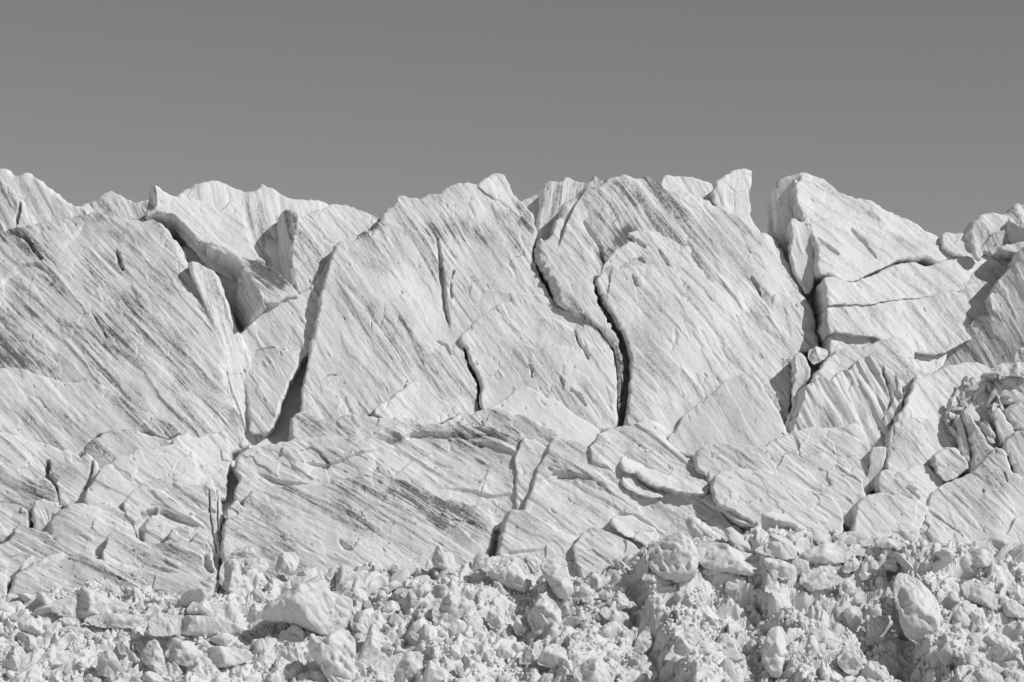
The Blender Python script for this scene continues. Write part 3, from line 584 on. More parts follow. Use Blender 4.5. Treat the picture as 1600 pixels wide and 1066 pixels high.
# ------------------------------------------------------------------ central lower tier
B('M12', 'ice_block', 'shallow broken block at the foot of the great domed serac', 'ice block',
  '7:350,440 380,390 400,350 480,320 560,305 640,290 700,298 725,325 718,362 765,412 850,470 920,560 700,540 520,520', off=-4.8, lean=32, yaw=3, sd=35, T=4, R=.3, plate=.35)
B('M10', 'ice_slab', 'thick tongue of ice with a dark undercut edge', 'ice slab',
  '7:503,468 528,440 600,430 700,445 800,465 880,490 906,520 925,615 850,625 760,605 700,590 640,560 560,520 515,500', off=-4.3, grow=0, lean=60, yaw=10, sd=30, st=.6, T=3.5, R=.2, ext=(-4, 12), dirt=.6)
B('M11', 'ice_slab', 'small wedge under the thick undercut tongue', 'ice slab',
  '7:497,548 530,515 560,530 600,568 660,607 715,640 640,632 570,608 520,590', off=-4.3, grow=0, lean=58, yaw=8, sd=35, T=2, R=.2, ext=(0, 3), dirt=.5, rough=1)
B('M13', 'ice_slab', 'long thin ridge of ice under the broad smooth slab', 'ice slab',
  '7:882,645 908,618 960,648 1050,700 1120,740 1180,775 1110,765 1040,735 960,690 910,668', off=-4.9, grow=0, lean=56, yaw=8, sd=33, T=2.5, R=.2, ext=(-2, 6), rough=1, dirt=.5)
B('M14', 'ice_block', 'little pointed cone of ice behind the long thin ridge', 'ice block',
  '7:985,670 1020,614 1050,618 1082,670 1120,730 1060,712', off=-6.3, grow=0, lean=26, yaw=8, T=2, R=.4, dirt=.5, plate=.1)
B('M2', 'ice_block', 'low knobbly shelf at the crevasse foot before the central serac', 'ice block',
  '6:150,345 162,285 195,248 240,258 300,270 360,290 430,266 510,270 600,264 700,280 790,275 850,290 900,330 700,420 400,440 180,400', off=-2.4, lean=32, yaw=-2, sd=40, T=4, R=.45, ext=(-6, 10), plate=.35, dirt=1.2)
B('M3', 'ice_block', 'dark-streaked arch of ice before the arched dome', 'ice block',
  '6:905,288 970,265 1040,223 1110,218 1180,240 1250,265 1320,290 1362,330 1405,372 1380,460 1260,470 1000,380', off=-3.2, lean=26, yaw=-6, sd=42, st=1.3, T=4, R=.4, dirt=1.7)
B('M6w', 'ice_block', 'wedge of ice pinched between the two arms of the dark V-shaped crack', 'ice block',
  '6:1225,370 1265,372 1350,425 1380,400 1400,560 1300,740 1200,740 1200,500', off=-3.6, lean=30, yaw=2, sd=45, T=4, R=.2)
B('M4', 'serac', 'rippled shelf with curling ledges left of the dark V-shaped crack', 'serac',
  '5:1080,480 1098,432 1150,402 1230,390 1330,370 6:330,352 400,365 530,358 560,330 650,310 720,284 800,293 900,288 1000,304 1100,315 1180,340 1242,358 1234,450 1222,560 1212,690 1180,700 1150,760 900,760 400,700 5:1300,700 1090,640 1100,560',
  stains=[('6:250,420 340,480', 12, 2), ('6:560,380 650,370', 10, 1.6), ('6:950,330 1100,340 1230,380', 10, 1.8)], off=-3.6, lean=32, yaw=0, sd=32, st=1.1, T=6, R=.5, und=.8, frac=.25, ext=(-10, 6), dirt=1.25, plate=.3,
  cracks=[('6:1030,385 1050,395', 4, .5)],
  steps=[('6:190,480 330,490 400,470 480,440 590,420', -.5, 22), ('6:540,370 640,390 720,345 850,345 1000,350 1120,345', -.6, 24), ('6:0,520 100,560 180,575 270,590', -.6, 16), ('6:640,550 720,480 810,435', .4, 18), ('6:1040,640 1060,560 1030,620', .3, 12),
         ('6:1240,470 1180,430 1080,385 1000,380', .5, 14), ('6:1230,620 1100,640 980,610 850,600', .35, 18)])
B('M5', 'serac', 'broad low slab with diagonal grey streaks above the rubble', 'serac',
  '5:1022,960 1030,800 1050,742 1110,722 1140,640 1170,600 1260,580 6:60,580 120,575 270,592 330,562 440,550 560,548 640,555 720,567 790,600 850,640 930,650 1050,675 1096,690 1108,760 1088,860 1072,912 1000,1040 600,1080 200,1080 5:1150,1066',
  stains=[('6:480,580 700,640 870,730 1000,800', 18, 1.6), ('6:60,800 160,860', 16, .8)], off=-4.8, lean=34, yaw=0, sd=31, st=1.2, T=6, R=.5, und=1.0, frac=.16, ext=(-10, 6), dirt=1.2, plate=.25, cracks=[('6:390,850 410,880 440,890', 5, .4)], steps=[('6:930,760 1000,840 1060,880', .4, 18), ('6:1010,650 1030,690 1000,720', .3, 10)])
B('M5b', 'ice_block', 'fist-sized looking knob beside the crevasse on the broad low slab', 'ice block',
  '5:1043,725 1048,690 1095,650 1130,690 1185,708 1120,735 1080,755 1050,750', off=-5.2, grow=0, lean=24, yaw=-4, T=1.6, R=.3, rough=1.2)
REG['M5b']['label'] = 'small jutting knob of ice at the crevasse corner of the broad low slab'
B('M7', 'serac', 'long streaked slab stretching away from the dark V-shaped crack', 'serac',
  '6:1238,695 1270,600 1310,500 1366,374 1440,380 1500,398 1540,430 1590,480 7:420,440 560,400 760,440 900,540 960,640 1000,750 1075,800 1100,900 850,960 600,1000 300,1060 6:1400,1060 1230,760',
  off=-3.3, lean=34, yaw=1, sd=33, st=1.1, T=6, R=.4, und=.9, frac=.22, ext=(-5, 0), dirt=1.1, plate=.3,
  steps=[('7:90,590 200,530 300,540 400,580 470,590', -.5, 18), ('7:330,560 390,575 470,590', .4, 10), ('7:455,740 490,715 580,730 680,800', -.5, 20), ('6:1320,590 1400,540 1480,540', -.4, 18)])
B('M8', 'ice_block', 'pale tilted block where the dark V-shaped crack meets the rubble', 'ice block',
  '6:1120,905 1135,800 1160,730 1180,690 1225,690 1300,730 1400,790 1480,830 1520,900 1600,1000 1450,1060 1200,1000', off=-5.6, lean=32, yaw=4, sd=36, T=4, R=.4, ext=(-10, 6), dirt=.8, steps=[('6:1150,900 1250,890 1330,885', -.4, 14)])
B('M9b', 'ice_block', 'streaked wedge dipping into the rubble below the long streaked slab', 'ice block',
  '7:275,880 340,790 400,778 480,820 560,850 625,930 645,995 600,1066 350,1066 290,960', off=-5.2, lean=32, yaw=2, sd=38, T=4, R=.3, st=1.2)
B('M9', 'ice_slab', 'clean wedge-shaped plate on the long streaked slab', 'ice slab',
  '7:452,742 490,715 560,720 640,760 682,800 687,838 640,870 560,830 480,780', off=-4.9, grow=0, lean=36, yaw=5, sd=36, st=.6, T=2, R=.25, dirt=.5)
B('M15', 'ice_boulder', 'grey bullet-shaped boulder lying at the top of the rubble', 'ice boulder',
  '7:793,762 810,738 850,745 910,780 950,820 970,842 900,845 835,827', lump=True, Y0=-15.6, facet=.2)
B('M16', 'ice_slab', 'tilted flat plate with a dark underside lying on the rubble', 'ice slab',
  '7:1153,712 1170,700 1260,705 1320,740 1362,770 1402,800 1425,842 1380,800 1320,762 1260,745 1200,730', Y0=-16.2, grow=0, lean=46, yaw=6, sd=30, st=.5, T=2.0, R=.2, ext=(4, 26), dirt=.5, plate=.05, rough=.8)

# ------------------------------------------------------------------ lower tier beside the deep crevasse
B('K1', 'ice_block', 'smooth sloping shoulder at the foot of the widest serac', 'ice block',
  '5:-200,330 0,338 60,350 110,375 200,385 330,410 365,455 380,450 402,440 440,470 470,520 440,600 390,640 280,660 268,640 258,600 215,545 140,560 -200,560', off=-2.0, lean=32, yaw=0, sd=40, T=5, R=.5, cracks=[('5:218,470 215,530 245,570 265,640', 7, 1.2), ('5:430,480 415,540 395,600', 4, .7)], dirt=1.0)
B('K3', 'ice_block', 'cracked grey rim along the bottom of the widest serac', 'ice block',
  '5:378,420 440,362 520,337 600,337 700,354 780,387 860,420 800,480 500,540 430,480', off=-2.4, lean=28, yaw=-4, sd=42, T=4, R=.3, dirt=1.4)
B('K4', 'ice_block', 'pale corner block where the deep crevasse reaches the lower tier', 'ice block',
  '5:775,392 850,335 900,372 960,340 1060,323 1068,420 1062,500 1055,560 1040,640 930,620 880,460', off=-2.8, lean=30, yaw=3, sd=42, T=5, R=.35, dirt=1.0)
B('K2', 'serac', 'rounded smooth bulge under the cracked grey rim', 'serac',
  '5:460,505 550,455 640,425 740,408 850,413 908,440 928,490 940,540 990,560 1000,680 700,720 560,690 390,660 405,590', off=-3.4, lean=34, yaw=2, sd=32, st=.8, T=5, R=.6, und=.9, steps=[('5:640,580 760,560 850,545 930,545', .5, 22)])
B('K5', 'ice_block', 'slab with a grey overhung lip beside the deep crevasse', 'ice block',
  '5:560,685 600,612 680,590 740,600 800,575 860,580 940,600 965,560 1000,580 1012,640 1022,720 1028,850 1006,985 960,930 900,880 700,860 640,830 600,740', off=-4.2, lean=30, yaw=3, sd=34, T=5, R=.4, cracks=[('5:655,830 650,770 670,730 720,705', 8, .8), ('5:965,610 970,700 985,820 1000,900', 2, .5), ('5:1000,590 1005,720 1015,850', 2, .4)],
  steps=[('5:700,720 760,705 840,735 920,770', -.7, 20)], plate=.35)
B('K7', 'ice_block', 'grey sunken ledge below the smooth sloping shoulder', 'ice block',
  '5:-200,490 0,488 60,520 140,543 200,540 255,600 258,690 150,720 -200,720', off=-2.9, lean=30, yaw=-4, sd=25, T=4, R=.5, dirt=1.3)
B('K8', 'ice_block', 'small ledge at the picture edge under the grey sunken one', 'ice block',
  '5:-200,680 0,655 80,660 122,700 142,740 100,762 60,800 0,840 -200,840', off=-3.9, lean=32, yaw=0, sd=30, T=4, R=.3)
B('K9', 'ice_block', 'little upright wedge between the bulging blocks of the lower tier', 'ice block',
  '5:140,772 150,663 200,653 285,665 245,712 185,790', off=-4.0, lean=22, yaw=3, sd=60, T=2, R=.25, dirt=.6)
B('K10', 'ice_block', 'big egg-shaped bulge of streaked ice in the lower tier', 'ice block',
  '5:210,790 225,740 270,690 330,660 400,670 470,665 540,680 600,690 622,760 625,812 520,822 502,845 470,930 330,930 240,850', off=-4.6, lean=34, yaw=0, sd=30, T=4, R=.9, und=.9, bulge=.8, plate=.15, dirt=1.1)
B('K11', 'ice_block', 'low streaked ledge in front of the egg-shaped bulge', 'ice block',
  '5:-200,860 0,845 40,822 80,758 150,780 225,790 252,830 335,900 470,900 460,960 300,990 150,1000 -200,1000', off=-5.2, lean=34, yaw=-2, sd=28, st=1.2, T=4, R=.5, dirt=1.3)
B('K12', 'ice_block', 'pale block with a ragged top in front of the overhung lip', 'ice block',
  '5:462,935 488,852 500,815 560,800 620,812 640,832 700,840 760,850 800,780 880,765 885,800 870,860 920,790 950,830 990,930 1010,1000 960,1066 700,1100 540,1010', off=-5.6, lean=32, yaw=0, sd=30, T=4, R=.3, ext=(-10, 2), plate=.4, cracks=[('5:950,920 955,960 975,985', 8, .7)])
B('K13', 'serac', 'longest low slab over the rubble beside the deep crevasse', 'serac',
  '5:60,985 100,970 170,950 220,920 340,910 420,900 470,930 560,950 700,985 900,1000 1000,1010 a:1240,500 1245,575 1230,640 900,660 500,640 300,560 150,440', off=-6.4, lean=32, yaw=-2, sd=27, st=1.2, T=5, R=.5, und=.9, dirt=1.2, plate=.3)
B('K15', 'ice_block', 'dull rounded block at the picture corner above the rubble', 'ice block',
  'a:32,585 48,482 80,430 150,413 200,430 280,470 350,490 450,525 400,640 60,650', off=-7.4, lean=26, yaw=-8, sd=26, T=4, R=.7, dirt=1.2)
B('K16', 'ice_block', 'block cut by the picture edge beside the dull rounded one', 'ice block',
  'a:-260,390 0,403 46,440 36,520 20,592 -60,650 -260,650', off=-7.2, lean=30, yaw=4, T=4, R=.4)
B('K17', 'ice_shard', 'slim upright splinter on the low streaked ledge', 'ice shard',
  'a:105,408 145,352 190,326 188,352 158,400 130,415', off=-6.6, grow=0, lean=16, yaw=6, T=1, R=.15, rough=.7, plate=.03, dirt=.5)
B('K18', 'ice_shard', 'flat pointed shard on the longest low slab beside the slim splinter', 'ice shard',
  'a:200,392 240,350 320,310 377,296 364,350 300,375', off=-7.2, grow=0, lean=20, yaw=6, T=1.2, R=.15, rough=.8, plate=.03, dirt=.5)
DL = DY = 0; OFS = None

# ------------------------------------------------------------------ boulders and lumps that can be told apart in the rubble
def lump(name, label, pts, w, sink=.25, cat='ice boulder', **k):
    raw = P(pts); c = raw.mean(0); size = (raw.max(0)-raw.min(0)).min()/PXM
    lowest = raw[:, 1].max()
    key = 'u%d' % len(LUMPS)
    B(key, name, label, cat, pts, lump=True, Y0=float(w[1])-.02*size-.12, lean=24, yaw=k.pop('yaw', 3), mat=RUB, sd=k.pop('sd', 35), rough=k.pop('rough', 1.4), **k)
RB = [
 ('a:280,650 330,600 420,570 480,520 560,540 620,580 720,600 810,645 700,690 500,700 380,690', 'broad low hummock of ice under the longest low slab'),
 ('a:570,515 600,500 640,488 700,518 732,562 650,565 600,545', 'smooth lens-shaped lump perched on the low hummock'),
 ('a:735,545 790,506 832,572 780,585', 'small faceted lump next to the lens-shaped one'),
 ('a:100,745 130,660 160,690 200,690 250,730 250,790 180,788', 'shaded ragged lump below the dull rounded block'),
 ('a:325,712 370,685 450,690 472,722 400,748', 'flat pebble-like lump below the broad low hummock'),
 ('a:365,760 470,740 540,770 520,800 420,785', 'thin shelf of ice below the flat pebble-like lump'),
 ('a:1085,650 1120,590 1200,585 1262,640 1260,690 1180,670 1100,665', 'dark-faced lump at the foot of the deep crevasse'),
 ('a:1270,440 1290,370 1350,350 1388,380 1400,440 1430,480 1400,540 1320,540 1280,490', 'smooth rounded lump plugging the bottom of the deep crevasse'),
 ('a:1320,340 1370,290 1430,270 1510,285 1480,340 1400,345', 'flat-topped lump leaning on the broad low slab by the crevasse'),
 ('a:1390,395 1420,350 1500,335 1560,370 1570,410 1500,440 1430,455', 'bowl-shaped lump under the flat-topped one by the crevasse'),
 ('a:-60,1000 5,990 30,860 90,850 122,940 112,1000 60,1015 0,1015', 'angular grey boulder in the bottom corner of the rubble'),
 ('a:85,800 120,770 200,800 265,830 240,880 140,880', 'rounded lump above the angular grey corner boulder'),
 ('a:215,960 240,920 320,915 375,945 330,990 240,990', 'pale low lump beside the angular grey corner boulder'),
 ('a:270,1040 300,990 360,970 370,1040 350,1066 300,1066', 'upright lump below the pale low one at the bottom edge'),
 ('a:555,1010 570,890 640,880 700,950 725,1010 620,1036', 'square lump with a flat bright front near the bottom edge'),
 ('a:680,870 700,820 740,815 755,870 740,905 700,905', 'small round knob over a shaded hollow'),
 ('a:808,925 850,830 910,818 952,900 965,1035 880,995', 'forked upright block beside the small round knob'),
 ('a:945,895 1040,840 1090,828 1172,880 1145,985 1000,955', 'triangular pale slab beside the forked upright block'),
 ('a:465,700 600,660 740,668 855,682 845,755 700,745 560,745', 'rough ridge of packed ice left of the short dark crack'),
 ('a:860,705 920,648 1040,680 1200,690 1280,690 1405,740 1425,772 1300,795 1000,795 868,805', 'layered bank of ice right of the short dark crack'),
 ('a:790,1060 850,1000 910,1010 960,1066 900,1090 800,1090', 'grey lump cut by the bottom edge below the forked block'),
 ('a:1140,960 1200,870 1320,860 1450,870 1490,920 1400,960 1250,985', 'wide flat crust beside the triangular pale slab'),
 ('b:55,700 100,620 180,570 290,500 400,493 480,548 560,560 612,600 575,700 565,755 440,805 330,745 200,705', 'largest streaked boulder in the rubble under the broad low slab'),
 ('b:325,835 440,800 565,750 625,830 612,930 604,1090 480,1090 400,960', 'dark smooth slab below the largest streaked boulder'),
 ('b:128,405 150,350 190,308 260,308 297,350 250,440 140,440', 'box-shaped grey boulder resting on the foot of the broad low slab'),
 ('b:215,462 320,410 400,395 462,440 400,490 250,488', 'flat streaked lump beside the box-shaped grey boulder'),
 ('b:495,455 520,390 570,378 612,430 575,475', 'little round lump beside the flat streaked one'),
 ('b:1012,412 1030,370 1070,310 1103,252 1130,318 1180,310 1205,380 1180,445 1080,395', 'small sharp cone of ice standing at the top of the rubble'),
 ('b:828,442 824,390 850,370 892,410 882,445', 'tiny bright egg-shaped lump near the sharp cone'),
 ('b:1300,372 1400,330 1500,328 1560,340 1622,400 1645,500 1560,535 1480,505 1400,445', 'large white tilted boulder below the pale tilted block'),
 ('b:688,548 830,480 920,448 928,478 800,545', 'thin straight bar of ice lying across the rubble'),
 ('b:1058,655 1088,590 1150,560 1272,588 1284,650 1222,692 1112,775 1068,722', 'fat rounded boulder over a shaded hollow in the mid rubble'),
 ('b:655,1015 750,930 890,888 1000,890 1100,920 1182,980 1255,1090 680,1090', 'big pocked boulder cut by the bottom edge'),
 ('b:600,925 660,860 690,760 720,718 762,800 755,900 700,985 620,975', 'narrow pointed block beside the big pocked boulder'),
 ('b:520,565 560,510 650,518 692,560 692,615 620,625', 'soft rounded lump beyond the largest streaked boulder'),
 ('b:575,715 620,650 690,660 720,710 680,790 600,770', 'rounded block against the end of the largest streaked boulder'),
 ('b:870,550 950,510 1040,480 1055,530 960,590 900,580', 'sloping pale plate above the fat rounded boulder'),
 ('b:760,660 800,590 860,600 880,640 820,670', 'small wedge below the thin straight bar'),
 ('b:1380,690 1420,610 1480,640 1500,720 1450,760 1390,740', 'pointed lump right of the fat rounded boulder'),
 ('b:1430,900 1470,840 1530,870 1530,920 1460,930', 'small cube-like lump near the bottom edge'),
 ('c:236,395 280,340 340,323 392,370 402,450 434,540 400,585 330,565 270,475', 'ribbed shell-like boulder at the top of the rubble'),
 ('c:-40,455 0,380 60,328 120,350 192,460 165,545 60,515 0,500', 'white hollow-sided boulder beside the ribbed shell-like one'),
 ('c:138,342 230,300 253,370 203,445 160,402', 'small wedge between the ribbed shell-like boulder and the hollow-sided one'),
 ('c:160,685 200,620 240,568 320,588 362,650 364,755 290,795 220,795 180,745', 'large blunt boulder standing over dark hollows in the mid rubble'),
 ('c:75,740 110,670 160,690 170,760 130,800 90,790', 'shaded lump tucked beside the large blunt boulder'),
 ('c:458,525 490,478 552,540 545,595 480,598', 'smooth triangular lump below the ribbed shell-like boulder'),
 ('c:508,452 560,428 642,460 605,512 552,535', 'oval lump beside the smooth triangular one'),
 ('c:658,445 720,403 757,430 752,485 700,490', 'two-faced lump under the streaked wedge'),
 ('c:575,545 610,530 660,560 640,590 590,590', 'small oval pebble between the larger lumps'),
 ('c:615,600 690,550 750,560 750,630 680,640', 'flat-faced grey block above the curved white lip'),
 ('c:820,462 860,428 930,448 943,492 860,485', 'dark half-round disc of ice at the foot of the craggy heap'),
 ('c:845,345 880,280 940,240 1040,198 1122,250 1165,340 1145,400 1155,445 1060,485 950,455 890,425', 'craggy heap of fused ice below the bullet-shaped boulder'),
 ('c:1138,345 1150,248 1250,238 1360,290 1500,330 1565,380 1500,445 1330,425 1200,405', 'smooth white bank of snow right of the craggy heap'),
 ('c:945,935 1000,860 1080,760 1120,738 1175,770 1155,850 1100,905 1020,950', 'tilted pale block pointing up from the shaded gully'),
 ('c:572,645 610,618 730,660 765,690 700,725 620,705', 'curved white lip of ice above a shaded pocket'),
 ('c:775,885 800,790 860,748 905,830 935,905 860,960 800,960', 'shaded smooth face in the gully beside the tilted pale block'),
 ('c:415,995 520,930 600,938 685,1000 665,1090 450,1090', 'grey slab cut by the bottom edge below the gully'),
 ('c:715,1045 850,1010 920,993 935,1032 850,1090 760,1090', 'pale bar at the bottom edge below the gully'),
 ('c:95,955 180,840 240,828 265,880 200,965', 'leaning lump under the large blunt boulder'),
 ('c:205,965 240,880 330,838 392,870 404,950 330,978', 'knuckle-shaped lump beside the leaning one near the bottom edge'),
 ('c:1175,425 1230,378 1302,390 1315,432 1220,445', 'rounded hump on the edge of the smooth white bank'),
 ('c:1140,630 1170,570 1205,560 1210,640 1160,680', 'small grey nub in the face of the crumbling bank'),
 ('c:1525,885 1570,760 1622,728 1664,900 1645,1045 1560,1025', 'tall smooth-fronted block at the crumbling bank foot'),
 ('d:283,485 310,430 360,398 430,418 535,450 545,482 440,525 350,535', 'smooth seal-shaped boulder on the crest of the rubble'),
 ('d:286,325 400,270 500,253 625,290 624,335 560,375 400,375 300,362', 'long dimpled boulder behind the seal-shaped one'),
 ('d:16,302 80,250 180,248 284,290 272,342 200,355 100,325', 'gently domed boulder under the tilted flat plate'),
 ('d:75,335 200,355 275,400 274,465 160,468 100,405', 'low rounded slab below the gently domed boulder'),
 ('d:508,235 540,188 590,183 700,215 735,260 700,280 590,275 530,262', 'grey-ended log-like block before the squarish slab'),
 ('d:728,275 738,232 800,218 900,255 945,282 840,290', 'flat-lying pointed plate below the squarish slab'),
 ('d:616,325 618,290 720,288 800,258 825,300 700,335', 'low wedge between the log-like block and the pointed plate'),
 ('d:775,365 850,310 965,288 966,332 860,376', 'pale leaf-shaped plate at the rubble crest'),
 ('d:545,395 600,330 644,360 635,412 560,436', 'small tilted egg near the seal-shaped boulder'),
 ('d:650,375 670,335 720,330 740,360 700,385', 'small pale nugget beside the tilted egg'),
 ('d:522,535 540,480 590,468 624,510 614,564 560,575', 'round ball of ice below the seal-shaped boulder'),
 ('d:640,450 680,420 720,420 715,460 660,470', 'dark little stone-like lump on the rubble crest'),
 ('d:535,645 640,618 660,680 624,785 590,765', 'pointed smooth tooth of ice hanging in the rubble'),
 ('d:835,525 858,430 950,438 1065,540 1115,650 1105,760 1105,855 1020,885 915,805 868,685', 'tall leaning pillar with small dark holes'),
 ('d:505,935 560,860 600,838 644,880 660,970 624,1026 560,1016', 'faceted pale boulder below the pointed tooth'),
 ('d:645,1005 700,930 780,978 826,1034 770,1090 640,1090', 'smooth boulder at the bottom edge beside the faceted pale one'),
 ('d:65,905 110,790 180,728 255,820 245,885 170,955 100,1005', 'smooth slanted face in the crumbling bank'),
 ('d:1345,835 1400,778 1500,798 1565,860 1575,905 1450,945 1380,895', 'rough-topped boulder at the picture edge'),
 ('d:1285,655 1340,638 1384,720 1354,765 1300,715', 'blunt lump above the rough-topped boulder'),
 ('d:1240,335 1320,293 1400,308 1445,370 1350,405 1256,375', 'smooth half-buried boulder under the largest lower slab'),
 ('d:1295,265 1380,230 1440,213 1520,240 1650,270 1620,320 1500,300 1400,305', 'dark-ended ridge of snow at the picture edge under the largest lower slab'),
 ('d:1225,505 1260,468 1340,498 1405,540 1455,600 1444,655 1330,605 1250,575', 'long rounded back of ice beside the leaning pillar'),
 ('d:1445,455 1520,448 1640,560 1640,640 1560,600 1500,535', 'sloping shoulder at the picture edge above the long rounded back'),
 ('d:1245,865 1330,848 1350,950 1314,996 1258,945', 'upright box-like lump left of the rough-topped boulder'),
 ('d:1235,1045 1350,978 1450,1008 1510,1090 1240,1090', 'white domed boulder cut by the bottom edge in the corner'),
 ('d:1465,625 1530,588 1640,640 1640,690 1500,688', 'rounded lump at the picture edge above the rough-topped boulder'),
 ('d:1016,315 1040,270 1100,253 1124,290 1085,330', 'grey-sided cube at the rubble crest'),
 ('d:1116,325 1128,268 1205,310 1165,345', 'small bright wedge next to the grey-sided cube'),
 ('d:675,855 690,700 760,688 835,678 800,745 725,845', 'overhanging lip above the shaded cave'),
 ('d:1150,560 1200,530 1230,560 1220,600 1170,600', 'small block over a dark chink beside the leaning pillar'),
 ('d:1490,1000 1560,990 1640,1020 1640,1090 1510,1090', 'plain lump in the bottom corner of the picture'),
]
def foot(pts, sink=.25):
    r = P(pts); c = r.mean(0); lw = r[:, 1].max(); return c[0], lw-(lw-c[1])*sink
FT = np.array([foot(p_) for p_, _ in RB]); HT = hit(FT[:, 0], FT[:, 1])
for (p_, l_), w_ in zip(RB, HT): lump('ice_boulder', l_, p_, w_, sd=20+(len(l_)*13) % 50, st=.45+((len(l_)*37) % 100)/130)

# ------------------------------------------------------------------ loose lumps: individuals share a handful of shapes
def rock_shape(seed, sub=4, noise=1.0):
    import bmesh
    bm = bmesh.new(); bmesh.ops.create_icosphere(bm, subdivisions=sub, radius=1)
    V = np.array([v.co[:] for v in bm.verts]); Fc = np.array([[v.index for v in f.verts] for f in bm.faces]); bm.free()
    rr = np.random.RandomState(seed); r = np.ones(len(V))
    N = rr.randn(11, 3); N /= np.linalg.norm(N, axis=1)[:, None]; D = .55+.42*rr.rand(11)
    for n_, d_ in zip(N, D):
        c = V@n_; lim = np.where(c > .05, d_/np.maximum(c, .05), 9); k = .10
        h = np.clip(.5+.5*(lim-r)/k, 0, 1); r = lim*(1-h)+r*h - k*h*(1-h)
    r = r*(1+noise*(.16*pn3(V*1.3, seed) + .09*pn3(V*3, seed+3) + .05*pn3(V*6.5, seed+5) + (.03*pn3(V*13, seed+6) if sub > 3 else 0)))
    return V*r[:, None]*np.array([1.1, .95, .8]), Fc
def inside(poly, x, y):
    a = poly; b = np.roll(poly, -1, 0); c = (a[:, 1] > y) != (b[:, 1] > y)
    return (np.sum(c & (x < a[:, 0]+(y-a[:, 1])*(b[:, 0]-a[:, 0])/(b[:, 1]-a[:, 1]+1e-9))) % 2) == 1
BB = [(p.min(0), p.max(0), p) for p in LUMPS]
def taken(x, y):
    for l, h, p in BB:
        if l[0] < x < h[0] and l[1] < y < h[1] and inside(p, x, y): return True
    return False
rng = np.random.RandomState(12)
SHAPES = []
for i in range(16):
    V, Fc = rock_shape(100+i); SHAPES.append(mesh('loose_lump', V, None, Fc, (), V*2.0+i*7, .7, RUB))
def loose(n, smin, smax, power, label, group, zone):
    k = 0; xx = zone[0]+rng.rand(n*6)*(zone[1]-zone[0]); y0 = np.interp(xx, EDGE[:, 0], EDGE[:, 1]); yy = y0+3+rng.rand(n*6)*(1075-y0)
    ww = hit(xx, yy)
    for x, y, w in zip(xx, yy, ww):
        if k >= n: break
        if taken(x, y): continue
        sz = smin+(smax-smin)*rng.rand()**power; s = sz/PXM/2
        o = link('ice_lump', SHAPES[rng.randint(16)], (w[0], w[1]+.1*s, w[2]+.25*s), None, label, 'ice lump', group)
        o.rotation_euler = rng.rand(3)*6.28; o.scale = (s*(.8+.5*rng.rand()), s*(.8+.4*rng.rand()), s*(.8+.4*rng.rand())); k += 1
loose(45, 10, 32, 1.9, 'loose angular ice lump strewn below the longest low slab and the deep crevasse', 'loose lumps below the deep crevasse', (-30, 560))
loose(55, 10, 32, 1.9, 'loose angular ice lump strewn between the sharp cone and the shaded gully', 'loose lumps of the mid rubble', (560, 1080))
loose(75, 10, 32, 1.9, 'loose angular ice lump strewn over the high crumbling bank around the leaning pillar', 'loose lumps of the crumbling bank', (1080, 1630))

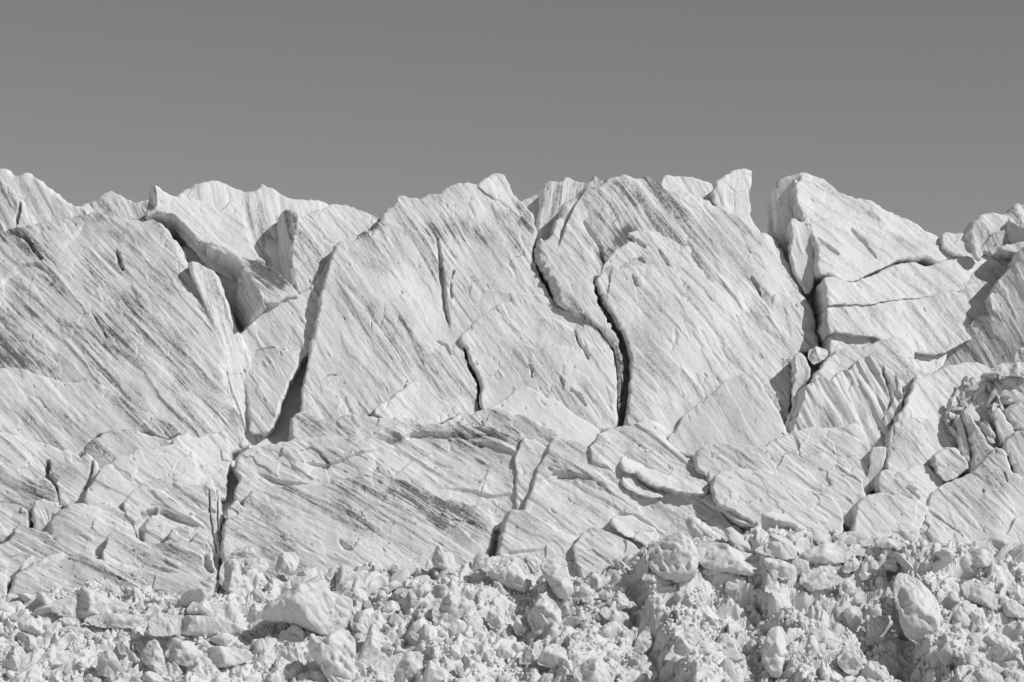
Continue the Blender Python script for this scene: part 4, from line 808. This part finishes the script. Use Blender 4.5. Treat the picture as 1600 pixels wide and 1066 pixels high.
xx = -20+rng.rand(46)*1640; yy = np.interp(xx, EDGE[:, 0], EDGE[:, 1])+rng.rand(46)*22-4; ww = hit(xx, yy)
for x, y, w in zip(xx, yy, ww):
    s = (16+30*rng.rand()**1.5)/PXM/2
    o = link('ice_lump', SHAPES[rng.randint(16)], (w[0], w[1]-.1*s, w[2]), None, 'half-buried ice lump along the line where rubble meets the ice wall', 'ice lump', 'half-buried lumps at the foot of the wall')
    o.rotation_euler = (rng.rand()*.6, .3+rng.rand()*.6, rng.rand()*6.28); o.scale = (s*1.5, s, s*.6)
POCKET = P('8:930,370 985,265 1040,215 1120,190 1180,175 1215,300 1185,350 1165,420 1150,500 1080,400 1030,350 1000,380 985,480 940,440')
k = 0
while k < 36:
    x, y = POCKET.min(0)+rng.rand(2)*(POCKET.max(0)-POCKET.min(0))
    if not inside(POCKET, x, y): continue
    sz = 11+15*rng.rand()**1.4; s = sz/PXM/2; w = at(x, y, np.array(float(Yg(y))-4.5))
    o = link('ice_lump', SHAPES[rng.randint(16)], w, None, 'small ice lump packed in the rubble pocket around the leaning fins', 'ice lump', 'lumps in the rubble pocket')
    o.rotation_euler = rng.rand(3)*6.28; o.scale = (s*1.5, s, s*.55); k += 1

# small rubble nobody could count
bases = [rock_shape(300+i, 2) for i in range(10)]; bases1 = [rock_shape(340+i, 1) for i in range(10)]
def rubble(name, n, smin, smax, bs, seed, clump, x0=-60, x1=1660):
    rr = np.random.RandomState(seed); wx = (x0-800+rr.rand(n*3)*(x1-x0))/PXM*.94; wy = -17.5-18*rr.rand(n*3); w = np.stack([wx, wy, wx*0], 1)
    keep = pn(wx/3.2, wy/2.6, seed)+.35*pn(wx/1.1, wy/1.1, seed+2) > clump
    w = w[keep][:n]; m = len(w)
    w[:, 2] = S1(w[:, 0], w[:, 1]); Vs, Fs, sv = [], [], []; cur = 0
    for i in range(m):
        V, Fc = bs[i % len(bs)]; s = (smin+(smax-smin)*rr.rand()**2.2)/PXM/2
        q = rr.randn(4); q /= np.linalg.norm(q); a, b, c, d = q
        M = np.array([[1-2*(c*c+d*d), 2*(b*c-a*d), 2*(b*d+a*c)], [2*(b*c+a*d), 1-2*(b*b+d*d), 2*(c*d-a*b)], [2*(b*d-a*c), 2*(c*d+a*b), 1-2*(b*b+c*c)]])
        Vs.append((V@M.T)*s+w[i]+[0, 0, .3*s]); Fs.append(Fc+cur); cur += len(V)
    V = np.vstack(Vs)
    link(name, mesh(name, V, None, np.vstack(Fs), (), V, .5, RUB), kind='stuff', label={61: 'coarse broken ice pieces strewn across the debris slope', 62: 'finest ice crumbs covering the debris slope', 63: 'packed broken ice pieces on the high crumbling bank'}[seed], cat='rubble')
rubble('ice_rubble', 600, 6, 16, bases, 61, .15)
rubble('ice_rubble', 900, 5, 12, bases, 63, .1, 960, 1640)
rubble('ice_crumbs', 9500, 2.5, 9, bases1, 62, .02)
